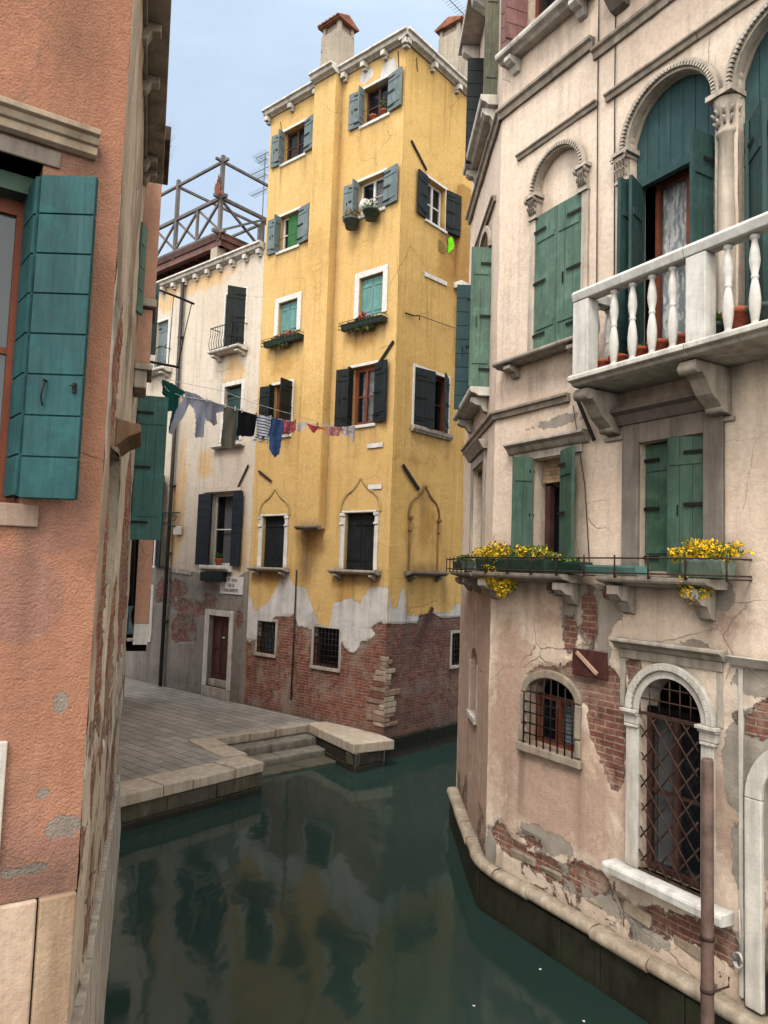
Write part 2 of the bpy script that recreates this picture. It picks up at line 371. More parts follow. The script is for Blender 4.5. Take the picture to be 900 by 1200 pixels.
# ------------------------------------------------------------------ wall sheets with openings
def clamp(x, a=0.0, b=1.0): return a if x < a else b if x > b else x
def interp(x, pts):
    if x <= pts[0][0]: return pts[0][1]
    for (a, p), (b, q) in zip(pts, pts[1:]):
        if x <= b: return p+(q-p)*(x-a)/(b-a) if b > a else q
    return pts[-1][1]
def sd(d, w=.5): return clamp(.5-d/w)
def blobs(fr, L):
    out = []
    for px, py, ru, rz in L:
        u, z = fr.uz(px, py); out.append((u, z, ru, rz))
    return out
def bval(u, z, bl, w=.4):
    m = 0.0
    for cu, cz, ru, rz in bl:
        du = (u-cu)/ru; dz = (z-cz)/rz
        d2 = du*du+dz*dz
        if d2 > 9: continue
        v = sd((sqrt(d2)-1)*min(ru, rz), w)
        if v > m: m = v
    return m
def wall(name, fr, u0, u1, z0, z1, holes, res, fn, mat, parent, disp=.006, reveal=.22, ztop=None, y0=0.0, edge_back=0, drips=True):
    """holes: (u0,u1,z0,z1,rise[,reveal]); fn(u,z)->(brick,under,dirt,tint,algae)"""
    def axis(a, b, keys):
        n = max(1, int(round((b-a)/res))); L = [a+(b-a)*i/n for i in range(n+1)]
        keys = [k for k in keys if a < k < b]
        L = [x for x in L if x in (a, b) or all(abs(x-k) > res*.3 for k in keys)]
        L = sorted(set(L+keys))
        o = [L[0]]
        for x in L[1:]:
            if x-o[-1] > 1e-4: o.append(x)
        return o
    ku = []; kz = []
    for h in holes:
        ku += [h[0], h[1]]; kz += [h[2], h[3]]
        if h[4]: kz.append(h[3]+h[4])
    us = axis(u0, u1, ku); zs = axis(z0, z1, kz)
    V = []; Fc = []; AT = []
    def dis(u, z, at):
        n = noise.noise(Vector((u*1.3, z*1.3, 3.1)))*1.6 + noise.noise(Vector((u*4.7, z*4.7, 9.0)))*.8
        return y0 + n*disp + .022*clamp((at[0]-.42)/.16)
    def drip(u, z):
        m = 0.0
        for h in holes:
            if h[0]-.4 < u < h[1]+.4 and h[2]-1.2 < z < h[2]:
                t_ = h[2]-z; n_ = noise.noise(Vector((u*9, z*.6, 5)))
                for uc in (h[0]-.05, h[1]+.05): m = max(m, math.exp(-((u-uc)/.07)**2)*clamp(1-t_/1.0)*(.5+n_*.6))
                if h[0]-.1 < u < h[1]+.1: m = max(m, clamp(1-t_/.5)*(.28+n_*.5))
        return m
    def av(u, z, y=None):
        at = fn(u, z)
        if drips:
            d_ = drip(u, z)
            if d_ > 0: at = (at[0], at[1], min(1, at[2]+d_*.7), at[3], at[4])
        return _av(u, z, y, at)
    def _av(u, z, y, at):
         V.append((u, dis(u, z, at) if y is None else y, z)); AT.append(at); return len(V)-1
    grid = {}
    def gv(i, j):
        k = (i, j)
        if k not in grid: grid[k] = av(us[i], zs[j])
        return grid[k]
    for i in range(len(us)-1):
        uc = (us[i]+us[i+1])/2
        hs = [h for h in holes if h[0] < uc < h[1]]
        for j in range(len(zs)-1):
            zc = (zs[j]+zs[j+1])/2
            if any(h[2] < zc < h[3]+(h[4] or 0) for h in hs): continue
            if ztop and zc > interp(uc, ztop): continue
            Fc.append((gv(i, j), gv(i+1, j), gv(i+1, j+1), gv(i, j+1)))
    for h in holes:
        a, b, c, d, rise = h[:5]; rv = h[5] if len(h) > 5 else reveal
        path = [(a, d), (a, c), (b, c), (b, d)]
        if rise:
            n = 20; uc = (a+b)/2; r = (b-a)/2; arc = [(uc+r*cos(pi*i/n), d+rise*sin(pi*i/n)) for i in range(n+1)]
            for p, q in zip(arc, arc[1:]):
                Fc.append((av(*p), av(p[0], d+rise), av(q[0], d+rise), av(*q)))
            path = path + arc[1:]
        else: path = path + [(a, d)]
        for p, q in zip(path, path[1:]):
            Fc.append((av(*p), av(*q), av(q[0], q[1], y0+rv), av(p[0], p[1], y0+rv)))
    if edge_back:
        for uu in (u0, u1):
            Fc.append((av(uu, z0), av(uu, z1), av(uu, z1, y0+edge_back), av(uu, z0, y0+edge_back)))
        Fc.append((av(u0, z1), av(u1, z1), av(u1, z1, y0+edge_back), av(u0, z1, y0+edge_back)))
        Fc.append((av(u0, z0), av(u1, z0), av(u1, z0, y0+edge_back), av(u0, z0, y0+edge_back)))
    me = bpy.data.meshes.new(name); me.from_pydata(V, [], Fc)
    for k, nm in enumerate(('brick', 'under', 'dirt', 'tint', 'algae')):
        a = me.attributes.new(nm, 'FLOAT', 'POINT'); a.data.foreach_set('value', [t[k] for t in AT])
    me.materials.append(mat); me.polygons.foreach_set('use_smooth', [True]*len(Fc)) if False else None
    me.update()
    o = bpy.data.objects.new(name, me); link(o, fr.M, parent)
    return o
zero = lambda u, z: (0, 0, 0, 0, 0)

# ------------------------------------------------------------------ building parts
def leaf(parent, fr, hu, y, z0, z1, w, ang, side, mat, style='v', th=.035, straps=True, name='shutter', top=0.0):
    """a shutter leaf. side=-1: hinge at its left jamb, +1: hinge at its right jamb; ang = opening in degrees"""
    a = radians(-ang) if side < 0 else radians(180+ang)
    s = -1 if side < 0 else 1      # +y side after rotation
    mb = MB()
    mb.T = Matrix.Translation((hu, y, 0)) @ Matrix.Rotation(a, 4, 'Z')
    def B_(x0, x1, y0, y1, c0, c1): mb.box(x0, x1, y0, y1, c0, c1)
    n = max(2, int(round(w/.14))) if style == 'v' else max(3, int(round((z1-z0)/.21)))
    g = .005
    if style == 'v':
        B_(.0, w, -th*.28, th*.28, z0+.004, z1-.004)
        for i in range(n):
            x0 = w*i/n; x1 = w*(i+1)/n
            if top:
                zt = z1 + top*sqrt(max(0, 1-((x1+x0)/2/w if side < 0 else (x1+x0)/2/w)**2))
            else: zt = z1
            B_(x0+g*.5, x1-g*.5, -th/2, th/2, z0, zt)
        for zz in (z0+.18*(z1-z0), z0+.82*(z1-z0)):
            for sg in (-1, 1): B_(.03, w-.03, sg*th/2, sg*(th/2+.012), zz-.035, zz+.035)
    elif style == 'h':
        B_(.0, w, -th*.25, th*.25, z0, z1)
        for i in range(n):
            c0 = z0+(z1-z0)*i/n; c1 = z0+(z1-z0)*(i+1)/n
            B_(.001, w-.001, -th/2, th/2, c0+g, c1-g)
    else:
        B_(0, .035, -th/2, th/2, z0, z1); B_(w-.035, w, -th/2, th/2, z0, z1)
        B_(.035, w-.035, -th/2, th/2, z0, z0+.05); B_(.035, w-.035, -th/2, th/2, z1-.05, z1)
        k = int((z1-z0-.1)/.055)
        for i in range(k):
            c = z0+.05+(z1-z0-.1)*(i+.5)/k
            mb.poly([(.035, -th/2, c-.022), (w-.035, -th/2, c-.022), (w-.035, th/2, c+.022), (.035, th/2, c+.022)])
    mb.mi = 1
    if straps:
        for zz in (z0+.12*(z1-z0), z0+.5*(z1-z0), z0+.88*(z1-z0)):
            for sg in (-1, 1):
                yy = sg*(th/2+.014 if style == 'v' else th/2+.001)
                B_(-.01, w*.55, yy, yy+sg*.006, zz-.016, zz+.016)
        B_(w*.7, w*.72, -s*0+th/2, th/2+.02, z0+.42*(z1-z0), z0+.5*(z1-z0))
    return mb.build(name, [mat, M['iron']], parent, fr)

def window(parent, fr, r, depth=.16, frame=None, fw=.05, sashes=2, glass=None, wood=None, room=None, curtain=None, bars=1, arch=0, roomd=.7, name='window'):
    """sash window standing in an opening; the window mesh is the wooden frame, panes etc. are its sub-parts"""
    u0, u1, z0, z1 = r; wood = wood or M['wood']; glass = glass or M['glass']
    mb = MB(); y = depth
    mb.box(u0, u0+fw, y, y+.05, z0, z1); mb.box(u1-fw, u1, y, y+.05, z0, z1)
    mb.box(u0+fw, u1-fw, y, y+.05, z1-fw, z1); mb.box(u0+fw, u1-fw, y, y+.05, z0, z0+fw)
    if sashes == 2: mb.box((u0+u1)/2-.03, (u0+u1)/2+.03, y-.012, y+.04, z0+fw, z1-fw)
    for i in range(bars):
        zz = z0+(z1-z0)*(i+1)/(bars+1); mb.box(u0+fw, u1-fw, y+.006, y+.036, zz-.015, zz+.015)
    w = mb.build(name, wood, parent, fr)
    g = MB(); g.poly([(u0+.01, y+.022, z0+.01), (u1-.01, y+.022, z0+.01), (u1-.01, y+.022, z1-.01), (u0+.01, y+.022, z1-.01)])
    g.build('pane', glass, w, fr)
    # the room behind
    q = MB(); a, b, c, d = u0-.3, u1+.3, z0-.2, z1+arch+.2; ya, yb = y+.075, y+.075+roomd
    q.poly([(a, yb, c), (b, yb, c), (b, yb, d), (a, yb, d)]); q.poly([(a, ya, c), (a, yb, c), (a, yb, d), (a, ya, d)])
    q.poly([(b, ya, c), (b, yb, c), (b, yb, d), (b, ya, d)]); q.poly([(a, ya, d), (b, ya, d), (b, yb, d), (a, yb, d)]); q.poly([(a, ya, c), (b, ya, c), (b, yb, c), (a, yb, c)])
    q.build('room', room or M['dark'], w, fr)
    if curtain:
        c0, c1, cm = curtain; cu = MB(); n = 28; zt = z1-.03; zb = z0+.04
        for k in range(n):
            xa = c0+(c1-c0)*k/n; xb = c0+(c1-c0)*(k+1)/n; f = lambda i: y+.1+.018*sin(i*1.7)
            cu.poly([(xa, f(k), zb), (xb, f(k+1), zb), (xb, f(k+1), zt), (xa, f(k), zt)], True)
        cu.build('curtain', cm, w, fr)
    return w
def stone_frame(parent, fr, r, fw=.09, out=.02, mat=None, bottom=False, top=True, depth=.12, name='window_surround', fwt=None):
    u0, u1, z0, z1 = r; mb = MB(); fwt = fwt or fw
    mb.box(u0-fw, u0-.002, -out, depth, z0, z1+(fwt if top else 0)); mb.box(u1+.002, u1+fw, -out, depth, z0, z1+(fwt if top else 0))
    if top: mb.box(u0-.002, u1+.002, -out, depth, z1+.002, z1+fwt)
    if bottom: mb.box(u0-fw, u1+fw, -out-.03, depth, z0-fw, z0-.002)
    return mb.build(name, mat or M['istria_w'], parent, fr, bevel=.006)
def sill(parent, fr, u0, u1, z, th=.07, out=.16, mat=None, name='sill', y1=.1, brackets=(), bh=.14, bw=.09):
    mb = MB()
    prof = [(-out, z), (y1, z), (y1, z-th), (-out*.55, z-th), (-out*.7, z-th*.75), (-out*.95, z-th*.6), (-out, z-th*.35)]
    mb.prism(prof, u0, u1)
    for b in brackets:
        o = out*.85
        mb.prism_dir([(.0, z-th), (-o, z-th), (-o, z-th-.3*bh), (-o*.75, z-th-.5*bh), (-o*.45, z-th-.55*bh), (-o*.25, z-th-.9*bh), (0, z-th-bh)], 'x', b-bw/2, b+bw/2)
    return mb.build(name, mat or M['istria'], parent, fr, bevel=.005)
def grille(mb, u0, u1, z0, z1, y, sp=.11, r=.008, diag=False, top=None):
    """iron bars; top(u) gives the upper limit"""
    tp = top or (lambda u: z1)
    if not diag:
        n = int(round((u1-u0)/sp))
        for i in range(n+1):
            u = u0+(u1-u0)*i/n; mb.tube([(u, y, z0), (u, y, max(z0+.02, tp(min(max(u, u0+.01), u1-.01))))], r, 5)
        n = int(round((z1-z0)/sp/1.05))
        for i in range(1, n):
            z = z0+(z1-z0)*i/n
            ua, ub = u0, u1
            while ua < u1 and tp(ua) < z: ua += .01
            while ub > u0 and tp(ub) < z: ub -= .01
            if ub > ua: mb.tube([(ua, y+r, z), (ub, y+r, z)], r, 5)
    else:
        W = u1-u0; Hh = z1-z0; sl = 1.25
        for sgn in (1, -1):
            c = -Hh/sl
            while c < W+Hh/sl:
                pts = []
                for t in range(0, 41):
                    z = z0+Hh*t/40; u = (u0+c+(z-z0)/sl) if sgn > 0 else (u1-c-(z-z0)/sl)
                    if u0 <= u <= u1: pts.append((u, y+(r if sgn > 0 else -r), z))
                if len(pts) > 1: mb.tube([pts[0], pts[-1]], r, 5)
                c += sp*1.35

def foliage(mb, c, rx, ry, rz, n, s=.03, mats=(0,), rnd=RND, drop=0):
    for i in range(n):
        while True:
            p = Vector((rnd.uniform(-1, 1), rnd.uniform(-1, 1), rnd.uniform(-1, 1)))
            if p.length < 1: break
        f = .75+.5*noise.noise(Vector((p.x*2+c[0]*3, p.y*2, p.z*2+c[2]*3)))
        q = Vector((c[0]+p.x*rx*f, c[1]+p.y*ry*f, c[2]+p.z*rz*f))
        a = Vector((rnd.gauss(0, 1), rnd.gauss(0, 1), rnd.gauss(0, 1))).normalized(); b = a.orthogonal().normalized()
        k = s*rnd.uniform(.6, 1.3); mb.mi = rnd.choice(mats)
        mb.poly([q-a*k, q+b*k*.45, q+a*k, q-b*k*.45])
    mb.mi = 0
def pot(name, label, fr, u, y, z, r, h, mat, plant, group=None, n=60, ph=.14, fl=None, cat='flower pot', pm=(0,)):
    t = thing(name, label, cat, fr.M @ Matrix.Translation((u, y, z)), group)
    mb = MB(); mb.lathe((0, 0, 0), [(r*.72, 0), (r*.95, h*.8), (r*1.08, h*.8), (r*1.1, h), (r*.95, h), (r*.9, h*.85)], 14)
    mb.build('pot', mat, t)
    if plant:
        p = MB(); foliage(p, (0, 0, h+ph*.4), r*1.5, r*1.5, ph, n, .03, pm)
        p.build('plant', plant, t)
    return t

# ================================================================== YELLOW HOUSE (walls A and B)
yh = thing('yellow_house', 'tall narrow yellow house on the corner of the canal, plaster fallen off its brick foot', 'house', Matrix.Translation((K[0], K[1], 0)))
ZT = 15.75
def P(fr, L, off=0): return [fr.uz(x, y, off) for x, y in L]
A_u = P(A, [(290,695),(299,715),(312,708),(328,679),(336,664),(344,686),(359,689),(370,721),(374,731),(386,734),(391,705),(404,702),(422,705),(434.7,684),(457,689)])
A_b = P(A, [(290,750),(303,752),(322,724),(344,721),(349,736),(364,736),(380,742),(397,752),(407,758),(412,752),(431,740),(443,728),(456,731)])
ub_A = [A.uz(347,500)[0], A.uz(372,500)[0]]
BUMP = (-2.67, -1.935, .24)
ga = blobs(A, [(412,752,.28,.28),(425,742,.35,.2),(385,790,.9,.12),(440,770,.2,.3)])
ta = blobs(A, [(358,650,.35,.9),(360,500,.35,3),(378,450,.15,4),(405,690,.35,.5),(330,430,.5,.3),(425,395,.5,.35),(318,680,.3,.4)])
da = blobs(A, [(358,628,.3,.35),(360,660,.28,.55),(366,728,.12,.12),(318,670,.4,.08),(421,674,.4,.08),(331,412,.35,.15),(427,388,.45,.15)])
def fnA(u, z):
    zu = interp(u, A_u); zb = interp(u, A_b)
    br = sd(z-zb, .45); un = sd(z-zu, .6)
    un = max(un, bval(u, z, ga2, .3))
    d = bval(u, z, da, .3)*.55 + clamp((1.1-z)*1.2)*.35
    gy = bval(u, z, ga, .3)
    if gy > .5 and z > 1.6: br = min(br, 1.1-gy) if z > zb-.35 else br
    return (br, un, d, bval(u, z, ta, .5)*.8, clamp((.62-z)*3))
ga2 = blobs(A, [(455,85,.25,.35),(430,88,.2,.18)])
rA = lambda *a: A.rect(*a)
wA = dict(t1=rA(332,357,149,186), t2=rA(425.5,455,98,140), s1=rA(327.5,349.7,250.5,291), s2=rA(419,450,208,249), r1=rA(326.7,348.5,353,390), r2=rA(421.3,448.7,323,370),
          q1=rA(319.6,341,450,510), q2=rA(412,439,429,497.6), o1=rA(307.4,333,605,665), o2=rA(404,438,601,668), g1=rA(301,322,728,766), g2=rA(367,396.7,735.6,782))
hA = [list(r)+[0] for r in wA.values()]
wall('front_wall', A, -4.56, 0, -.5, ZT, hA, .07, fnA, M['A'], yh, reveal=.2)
# chimney breast running up the facade
cbz = A.uz(360,682,.24)[1]
cb = MB()
lgz0 = A.uz(360,619,.24)[1]
def fnS(u, z): return (0, 0, max(clamp(.8-(z-cbz)*.6)*.75 if z < lgz0 else 0, clamp(.25-(z-lgz0)*.8)*1.5 if z > lgz0 else 0), .5*clamp(noise.noise(Vector((u*2, z*.4, 0)))+.5), 0)
lgz = A.uz(360,619,.24)[1]
cbo = wall('chimney_breast', A, BUMP[0], BUMP[1], lgz, ZT, [], .07, fnS, M['A'], yh, y0=-BUMP[2], edge_back=BUMP[2]+.02, disp=.003)
B_b = P(B, [(456,731),(489,731),(491,722),(506,718),(518,724),(546,723)])
B_u = P(B, [(457,689),(460,716),(466,712),(470,690),(474,690),(477,720),(489,722),(506,719),(525,718),(538,707),(546,702)])
db = blobs(B, [(478,700,.07,.9),(497,668,.5,.12),(520,690,.06,.4),(495,585,.1,.2),(530,270,.25,.3)])
tb = blobs(B, [(500,610,.35,.8),(525,300,.5,1.0),(490,540,.9,.15),(540,400,.4,2)])
def fnB(u, z):
    zu = interp(u, B_u); zb = interp(u, B_b)
    return (sd(z-zb, .2), max(sd(z-zu, .5) if u > .05 else 0, 0), min(1, bval(u, z, db, .25)*.6+clamp((1.3-z)*1.0)*.5), bval(u, z, tb, .8)*.8, clamp((.75-z)*2.2))
wB = dict(b1=B.rect(500,522,214.7,264.5), b2=B.rect(485.4,525,437,504), g3=B.rect(530,546,742,779))
wall('side_wall', B, 0, 7, -.5, ZT, [list(r)+[0] for r in wB.values()], .08, fnB, M['B'], yh, reveal=.2)
bu0 = B.uz(534,300)[0]
wall('side_breast', B, bu0, 7, B.uz(536,333)[1], B.uz(531,214)[1], [], .12, lambda u, z: (0,0,.05,.7,0), M['B'], yh, y0=-.16, edge_back=.2, disp=.002)
mb = MB(); mb.box(bu0-.06, bu0+.25, -.24, -.0, B.uz(536,333)[1]-.15, B.uz(536,333)[1]-.002); mb.build('stone_corbel', M['istria_w'], yh, B, bevel=.01)
# rear walls close the volume, tiled roof
c0 = A.world(-4.56, 0, 0); c1 = A.world(0, 0, 0); c2 = B.world(7, 0, 0); c3 = c0 + (c2-c1)
def backwall(name, pts, z0, z1, mat, parent):
    mb = MB()
    for p, q in zip(pts, pts[1:]): mb.poly([(p[0], p[1], z0), (q[0], q[1], z0), (q[0], q[1], z1), (p[0], p[1], z1)])
    return mb.build(name, mat, parent, M=Matrix.Identity(4))
backwall('rear_wall', [c2, c3, c0], 0, ZT, M['B'], yh)
def tile_roof(name, fr, u0, u1, y0, y1, z0, z1, mat, parent, step=.2, th=.06):
    """rows of half-round tiles running up the slope"""
    mb = MB(); n = int((u1-u0)/step); k = 6
    for i in range(n):
        uc = u0+step*(i+.5); r = step*.5; dz = RND.uniform(-.012, .012); dy = RND.uniform(-.03, .03)
        rows = max(2, int(abs(y1-y0)/.4))
        for j in range(rows):
            ya = y0+(y1-y0)*j/rows+dy*(j == 0); yb = y0+(y1-y0)*(j+1)/rows+.03; za = z0+(z1-z0)*j/rows+.03+dz; zb = z0+(z1-z0)*(j+1)/rows+dz
            A1 = [mb.av((uc+r*cos(pi*t/k), ya, za+r*.6*sin(pi*t/k))) for t in range(k+1)]
            B1 = [mb.av((uc+r*.9*cos(pi*t/k), yb, zb+r*.6*sin(pi*t/k))) for t in range(k+1)]
            for t in range(k): mb.af((A1[t], A1[t+1], B1[t+1], B1[t]))
            if j == 0: mb.af(A1)
    mb.poly([(u0, y0+.02, z0), (u1, y0+.02, z0), (u1, y1, z1), (u0, y1, z1)])
    mb.poly([(u0, y0+.02, z0-.03), (u1, y0+.02, z0-.03), (u1, y1, z1-.03), (u0, y1, z1-.03)])
    return mb.build(name, mat, parent, fr)
tile_roof('roof', A, -4.7, -.05, .12, 7, ZT+.16, ZT+.9, M['tiled'], yh)
def cornice(name, fr, u0, u1, z, out=.22, th=.2, parent=None, mat=None, br=0, bw=.12, y0=0.0, seam=.9):
    mb = MB()
    prof = [(.1, z), (.1, z+th), (-out, z+th), (-out-.01, z+th*.72), (-out*.8, z+th*.6), (-out*.7, z+th*.25), (-out*.3, z+.02), (-out*.2, z)]
    prof = [(y+y0, zz) for y, zz in prof]
    n = max(1, int((u1-u0)/seam)); 
    for i in range(n):
        a = u0+(u1-u0)*i/n; b = u0+(u1-u0)*(i+1)/n; d = RND.uniform(-.012, .012)
        mb.prism([(y+d, zz+d*.6) for y, zz in prof], a+.003, b-.003)
    if br:
        k = max(1, int((u1-u0)/br))
        for i in range(k+1):
            c = u0+.12+(u1-u0-.24)*i/k
            mb.box(c-bw/2, c+bw/2, y0-out*.75, y0+.02, z-.11, z+.012); mb.box(c-bw/2+.01, c+bw/2-.01, y0-out*.4, y0+.02, z-.17, z-.11)
    return mb.build(name, mat or M['istria'], parent, fr, bevel=.008)
cornice('cornice', A, -4.72, BUMP[0], ZT, parent=yh, br=.95)
cornice('cornice', A, BUMP[0]-.02, BUMP[1]+.02, ZT, parent=yh, y0=-BUMP[2])
cornice('cornice', A, BUMP[1], .18, ZT, parent=yh, br=.62)
cornice('cornice', B, -.18, 7, ZT-.003, parent=yh, br=.9)
def chimney(fr, u0, u1, y0, y1, z0, z1, parent, name='chimney'):
    mb = MB(); 
    v = MB()
    me = wall(name, fr, u0, u1, z0, z1, [], .12, lambda u, z: (.42 if noise.noise(Vector((u*3, z*2, 1))) > .15 else .1, 0, .15, .3, 0), M['chim'], parent, y0=y0, edge_back=y1-y0, disp=.008)
    q = MB(); q.poly([(u1, y1, z0), (u0, y1, z0), (u0, y1, z1), (u1, y1, z1)]); q.box(u0+.07, u1-.07, y0+.07, y1-.07, z1-.001, z1+.2)
    for a in (u0+.02, u1-.1):
        for b in (y0+.02, y1-.1): q.box(a, a+.09, b, b+.09, z1, z1+.2)
    q.build('chimney_head', M['chim'], me, fr)
    t = MB(); rz = z1+.2; um = (u0+u1)/2
    t.prism_dir([(y0-.07, rz), (y1+.07, rz), (y1+.07, rz+.04), ((y0+y1)/2, rz+.2), (y0-.07, rz+.04)], 'x', u0-.07, u1+.07)
    n = 6
    for i in range(n):
        uc = u0-.07+(u1-u0+.14)*(i+.5)/n; r = (u1-u0+.14)/n/2; k = 5
        for ya, yb in ((y0-.1, (y0+y1)/2), (y1+.1, (y0+y1)/2)):
            P0 = [t.av((uc+r*cos(pi*s/k), ya, rz+.03+r*.8*sin(pi*s/k))) for s in range(k+1)]
            P1 = [t.av((uc+r*cos(pi*s/k), yb, rz+.2+r*.8*sin(pi*s/k))) for s in range(k+1)]
            for s in range(k): t.af((P0[s], P0[s+1], P1[s+1], P1[s]))
            t.af(P0)
    t.build('chimney_cap', M['tile'], me, fr)
    return me
cu0, cu1, cz0, cz1 = A.rect(376,396,38,88,.2)
chimney(A, cu0, cu1, -.2, .34, ZT+.15, cz1-.0, yh)
q = B.uz(541,105,-.3); 
cz = B.rect(537,556,44,100,-.3)
chimney(B, cz[0]-.05, cz[0]+.75, .25, .9, ZT+.1, cz[3], yh)
# quoins: worn stone courses at the foot of the corner
def quoins(fr, sgn, seed):
    rn = random.Random(seed); mb = MB(); z = .78
    while z < 2.15:
        h = rn.uniform(.075, .14); w_ = rn.choice([.2, .3, .42, .5])*(1 if z < 1.5 else .7)+rn.uniform(-.05, .05)
        a, b = (-w_, -.0) if sgn < 0 else (.0, w_)
        P_ = [(a+rn.uniform(-.02, .02), -.008-rn.uniform(0, .004), z), (b, -.008, z), (b, -.008, z+h-.008), (a+rn.uniform(-.02, .02), -.008, z+h-.008)]
        mb.mi = rn.choice((0, 0, 0, 1, 1, 2)); f = [mb.av(p) for p in P_]; k_ = [mb.av((p[0], .1, p[2])) for p in P_]
        mb.af(f); 
        for q in range(4): m_ = (q+1) % 4; mb.af((f[q], k_[q], k_[m_], f[m_]))
        z += h+.002
    mb.build('corner_quoins', [mk_stone('worn_quoin_stone', (188,174,154), (110,84,72), .8, bstr=1.8), mk_stone('brown_quoin_stone', (160,136,118), (96,70,60), .9, bstr=1.8), mk_stone('brick_red_quoin', (132,92,78), (84,58,50), .8, bstr=1.8)], yh, fr, bevel=.012)
quoins(A, -1, 3); quoins(B, 1, 8)

def leafpair(w, fr, r, wl, al, wr, ar, mat, style='v', inner=None, y=-.02):
    """left and right shutters; inner=(width, angle) adds a folded inner leaf on the left jamb"""
    if wl: leaf(w, fr, r[0]-.01, y, r[2]-.0, r[3]+.0, wl, al, -1, mat, style)
    if wr: leaf(w, fr, r[1]+.01, y, r[2]-.0, r[3]+.0, wr, ar, 1, mat, style)
    if inner: leaf(w, fr, r[0]+.02, .0, r[2]+.01, r[3]-.01, inner[0], inner[1], -1, mat, style, straps=False)
# top row
for k, fl in (('t1', None), ('t2', None)):
    r = wA[k]; w = window(yh, A, r, wood=M['woodd'], depth=.15, sashes=2, curtain=(r[0]+.05, r[0]+.25, M['curtain']) if k == 't1' else None)
    stone_frame(w, A, r, .07, .012, M['white'], bottom=True, depth=.03, name='painted_surround')
    leafpair(w, A, r, .38, 174, .44, 172, M['slate'], 'v', inner=(.2, 84))
    mb = MB(); mb.tube([(r[0], -.03, r[2]+.32), (r[1], -.03, r[2]+.32)], .006, 5); mb.build('safety_bar', M['iron'], w, A)
for k in ('s1', 's2'):
    r = wA[k]; w = window(yh, A, r, wood=M['white'], depth=.14, curtain=(r[0]+.3, r[1]-.1, M['lace']) if k == 's2' else None)
    stone_frame(w, A, r, .07, .012, M['white'], bottom=True, depth=.03, name='painted_surround')
    leafpair(w, A, r, .38, 174, .44, 172, M['slate'], 'v', inner=(.22, 84))
    if k == 's1':
        bl = MB()
        for i in range(14):
            z = r[2]+(r[3]-r[2])*i/14; bl.box(r[0]+.22, r[1]-.02, .1, .112, z+.003, z+(r[3]-r[2])/14)
        bl.build('roller_blind', mk_wood('green_blind', (40,92,48), k=.2), w, A)
    mb = MB(); mb.tube([(r[0], -.03, r[2]+.3), (r[1], -.03, r[2]+.3)], .006, 5); mb.build('safety_bar', M['iron'], w, A)
for k in ('r1', 'r2'):
    r = wA[k]; mb = MB(); mb.box(r[0]+.0, r[1]-.0, .17, .19, r[2], r[3])
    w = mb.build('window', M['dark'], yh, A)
    stone_frame(w, A, r, .14, .03, M['white'], depth=.05)
    for s, h in ((-1, r[0]), (1, r[1])): leaf(w, A, h, .1, r[2]+.01, r[3]-.02, (r[1]-r[0])/2-.004, 2, s, M['tealc'], 'v', straps=False)
for k, ar in (('q1', 100), ('q2', 168)):
    r = wA[k]; w = window(yh, A, r, wood=M['wood'], depth=.12, fw=.09, sashes=2, curtain=(r[0]+.15, r[1]-.15, M['lace']) if k == 'q2' else None)
    stone_frame(w, A, r, .07, .012, M['white'], bottom=True, depth=.03, name='painted_surround')
    leafpair(w, A, r, .42, 172, .42, ar, M['black_g'], 'v', inner=(.18, 84))
def ogee(parent, fr, r, zpk, side, mat, name='ogee_arch', w=.07, out=.025, half=None):
    u0, u1 = r[0]-side, r[1]+side; uc = (u0+u1)/2; zs = r[3]+.02; hh = zpk-zs
    mb = MB(); L = []
    n = 16
    for i in range(n+1):
        t = i/n
        # convex haunch then a concave sweep up to the point
        x = 1-t; 
        if t < .7: a = t/.7*radians(68); xx = cos(a)*.62+.38; zz = sin(a)*.62*.98
        else:
            s = (t-.7)/.3; x0 = cos(radians(68))*.62+.38; z0_ = sin(radians(68))*.62*.98
            s = min(1.0, s); xx = x0*(1-s)**1.25; zz = z0_+(1-z0_)*(s**1.25)
        L.append((xx, zz))
    pts = [(uc-(uc-u0)*x, zs+hh*z) for x, z in L]; pts2 = [(uc+(u1-uc)*x, zs+hh*z) for x, z in L]
    for P_ in (pts, pts2):
        sg = 1 if P_ is pts else -1
        prev = None
        for i, (x, z) in enumerate(P_):
            nx = P_[min(i+1, n)][0]-P_[max(i-1, 0)][0]; nz = P_[min(i+1, n)][1]-P_[max(i-1, 0)][1]; l = hypot(nx, nz); nx, nz = -nz/l*sg, nx/l*sg
            c = []
            for d, y in ((0, .02), (0, -out*.5), (w*.45, -out), (w, -out*.5), (w, .02)):
                c.append(mb.av((x+nx*d, y, z+nz*d)))
            if prev:
                for k_ in range(4): mb.af((prev[k_], prev[k_+1], c[k_+1], c[k_]))
            prev = c
    return mb.build(name, mat, parent, fr)
zp1 = A.uz(322,574.5)[1]; zp2 = A.uz(421,562)[1]; zp3 = B.uz(496,570)[1]
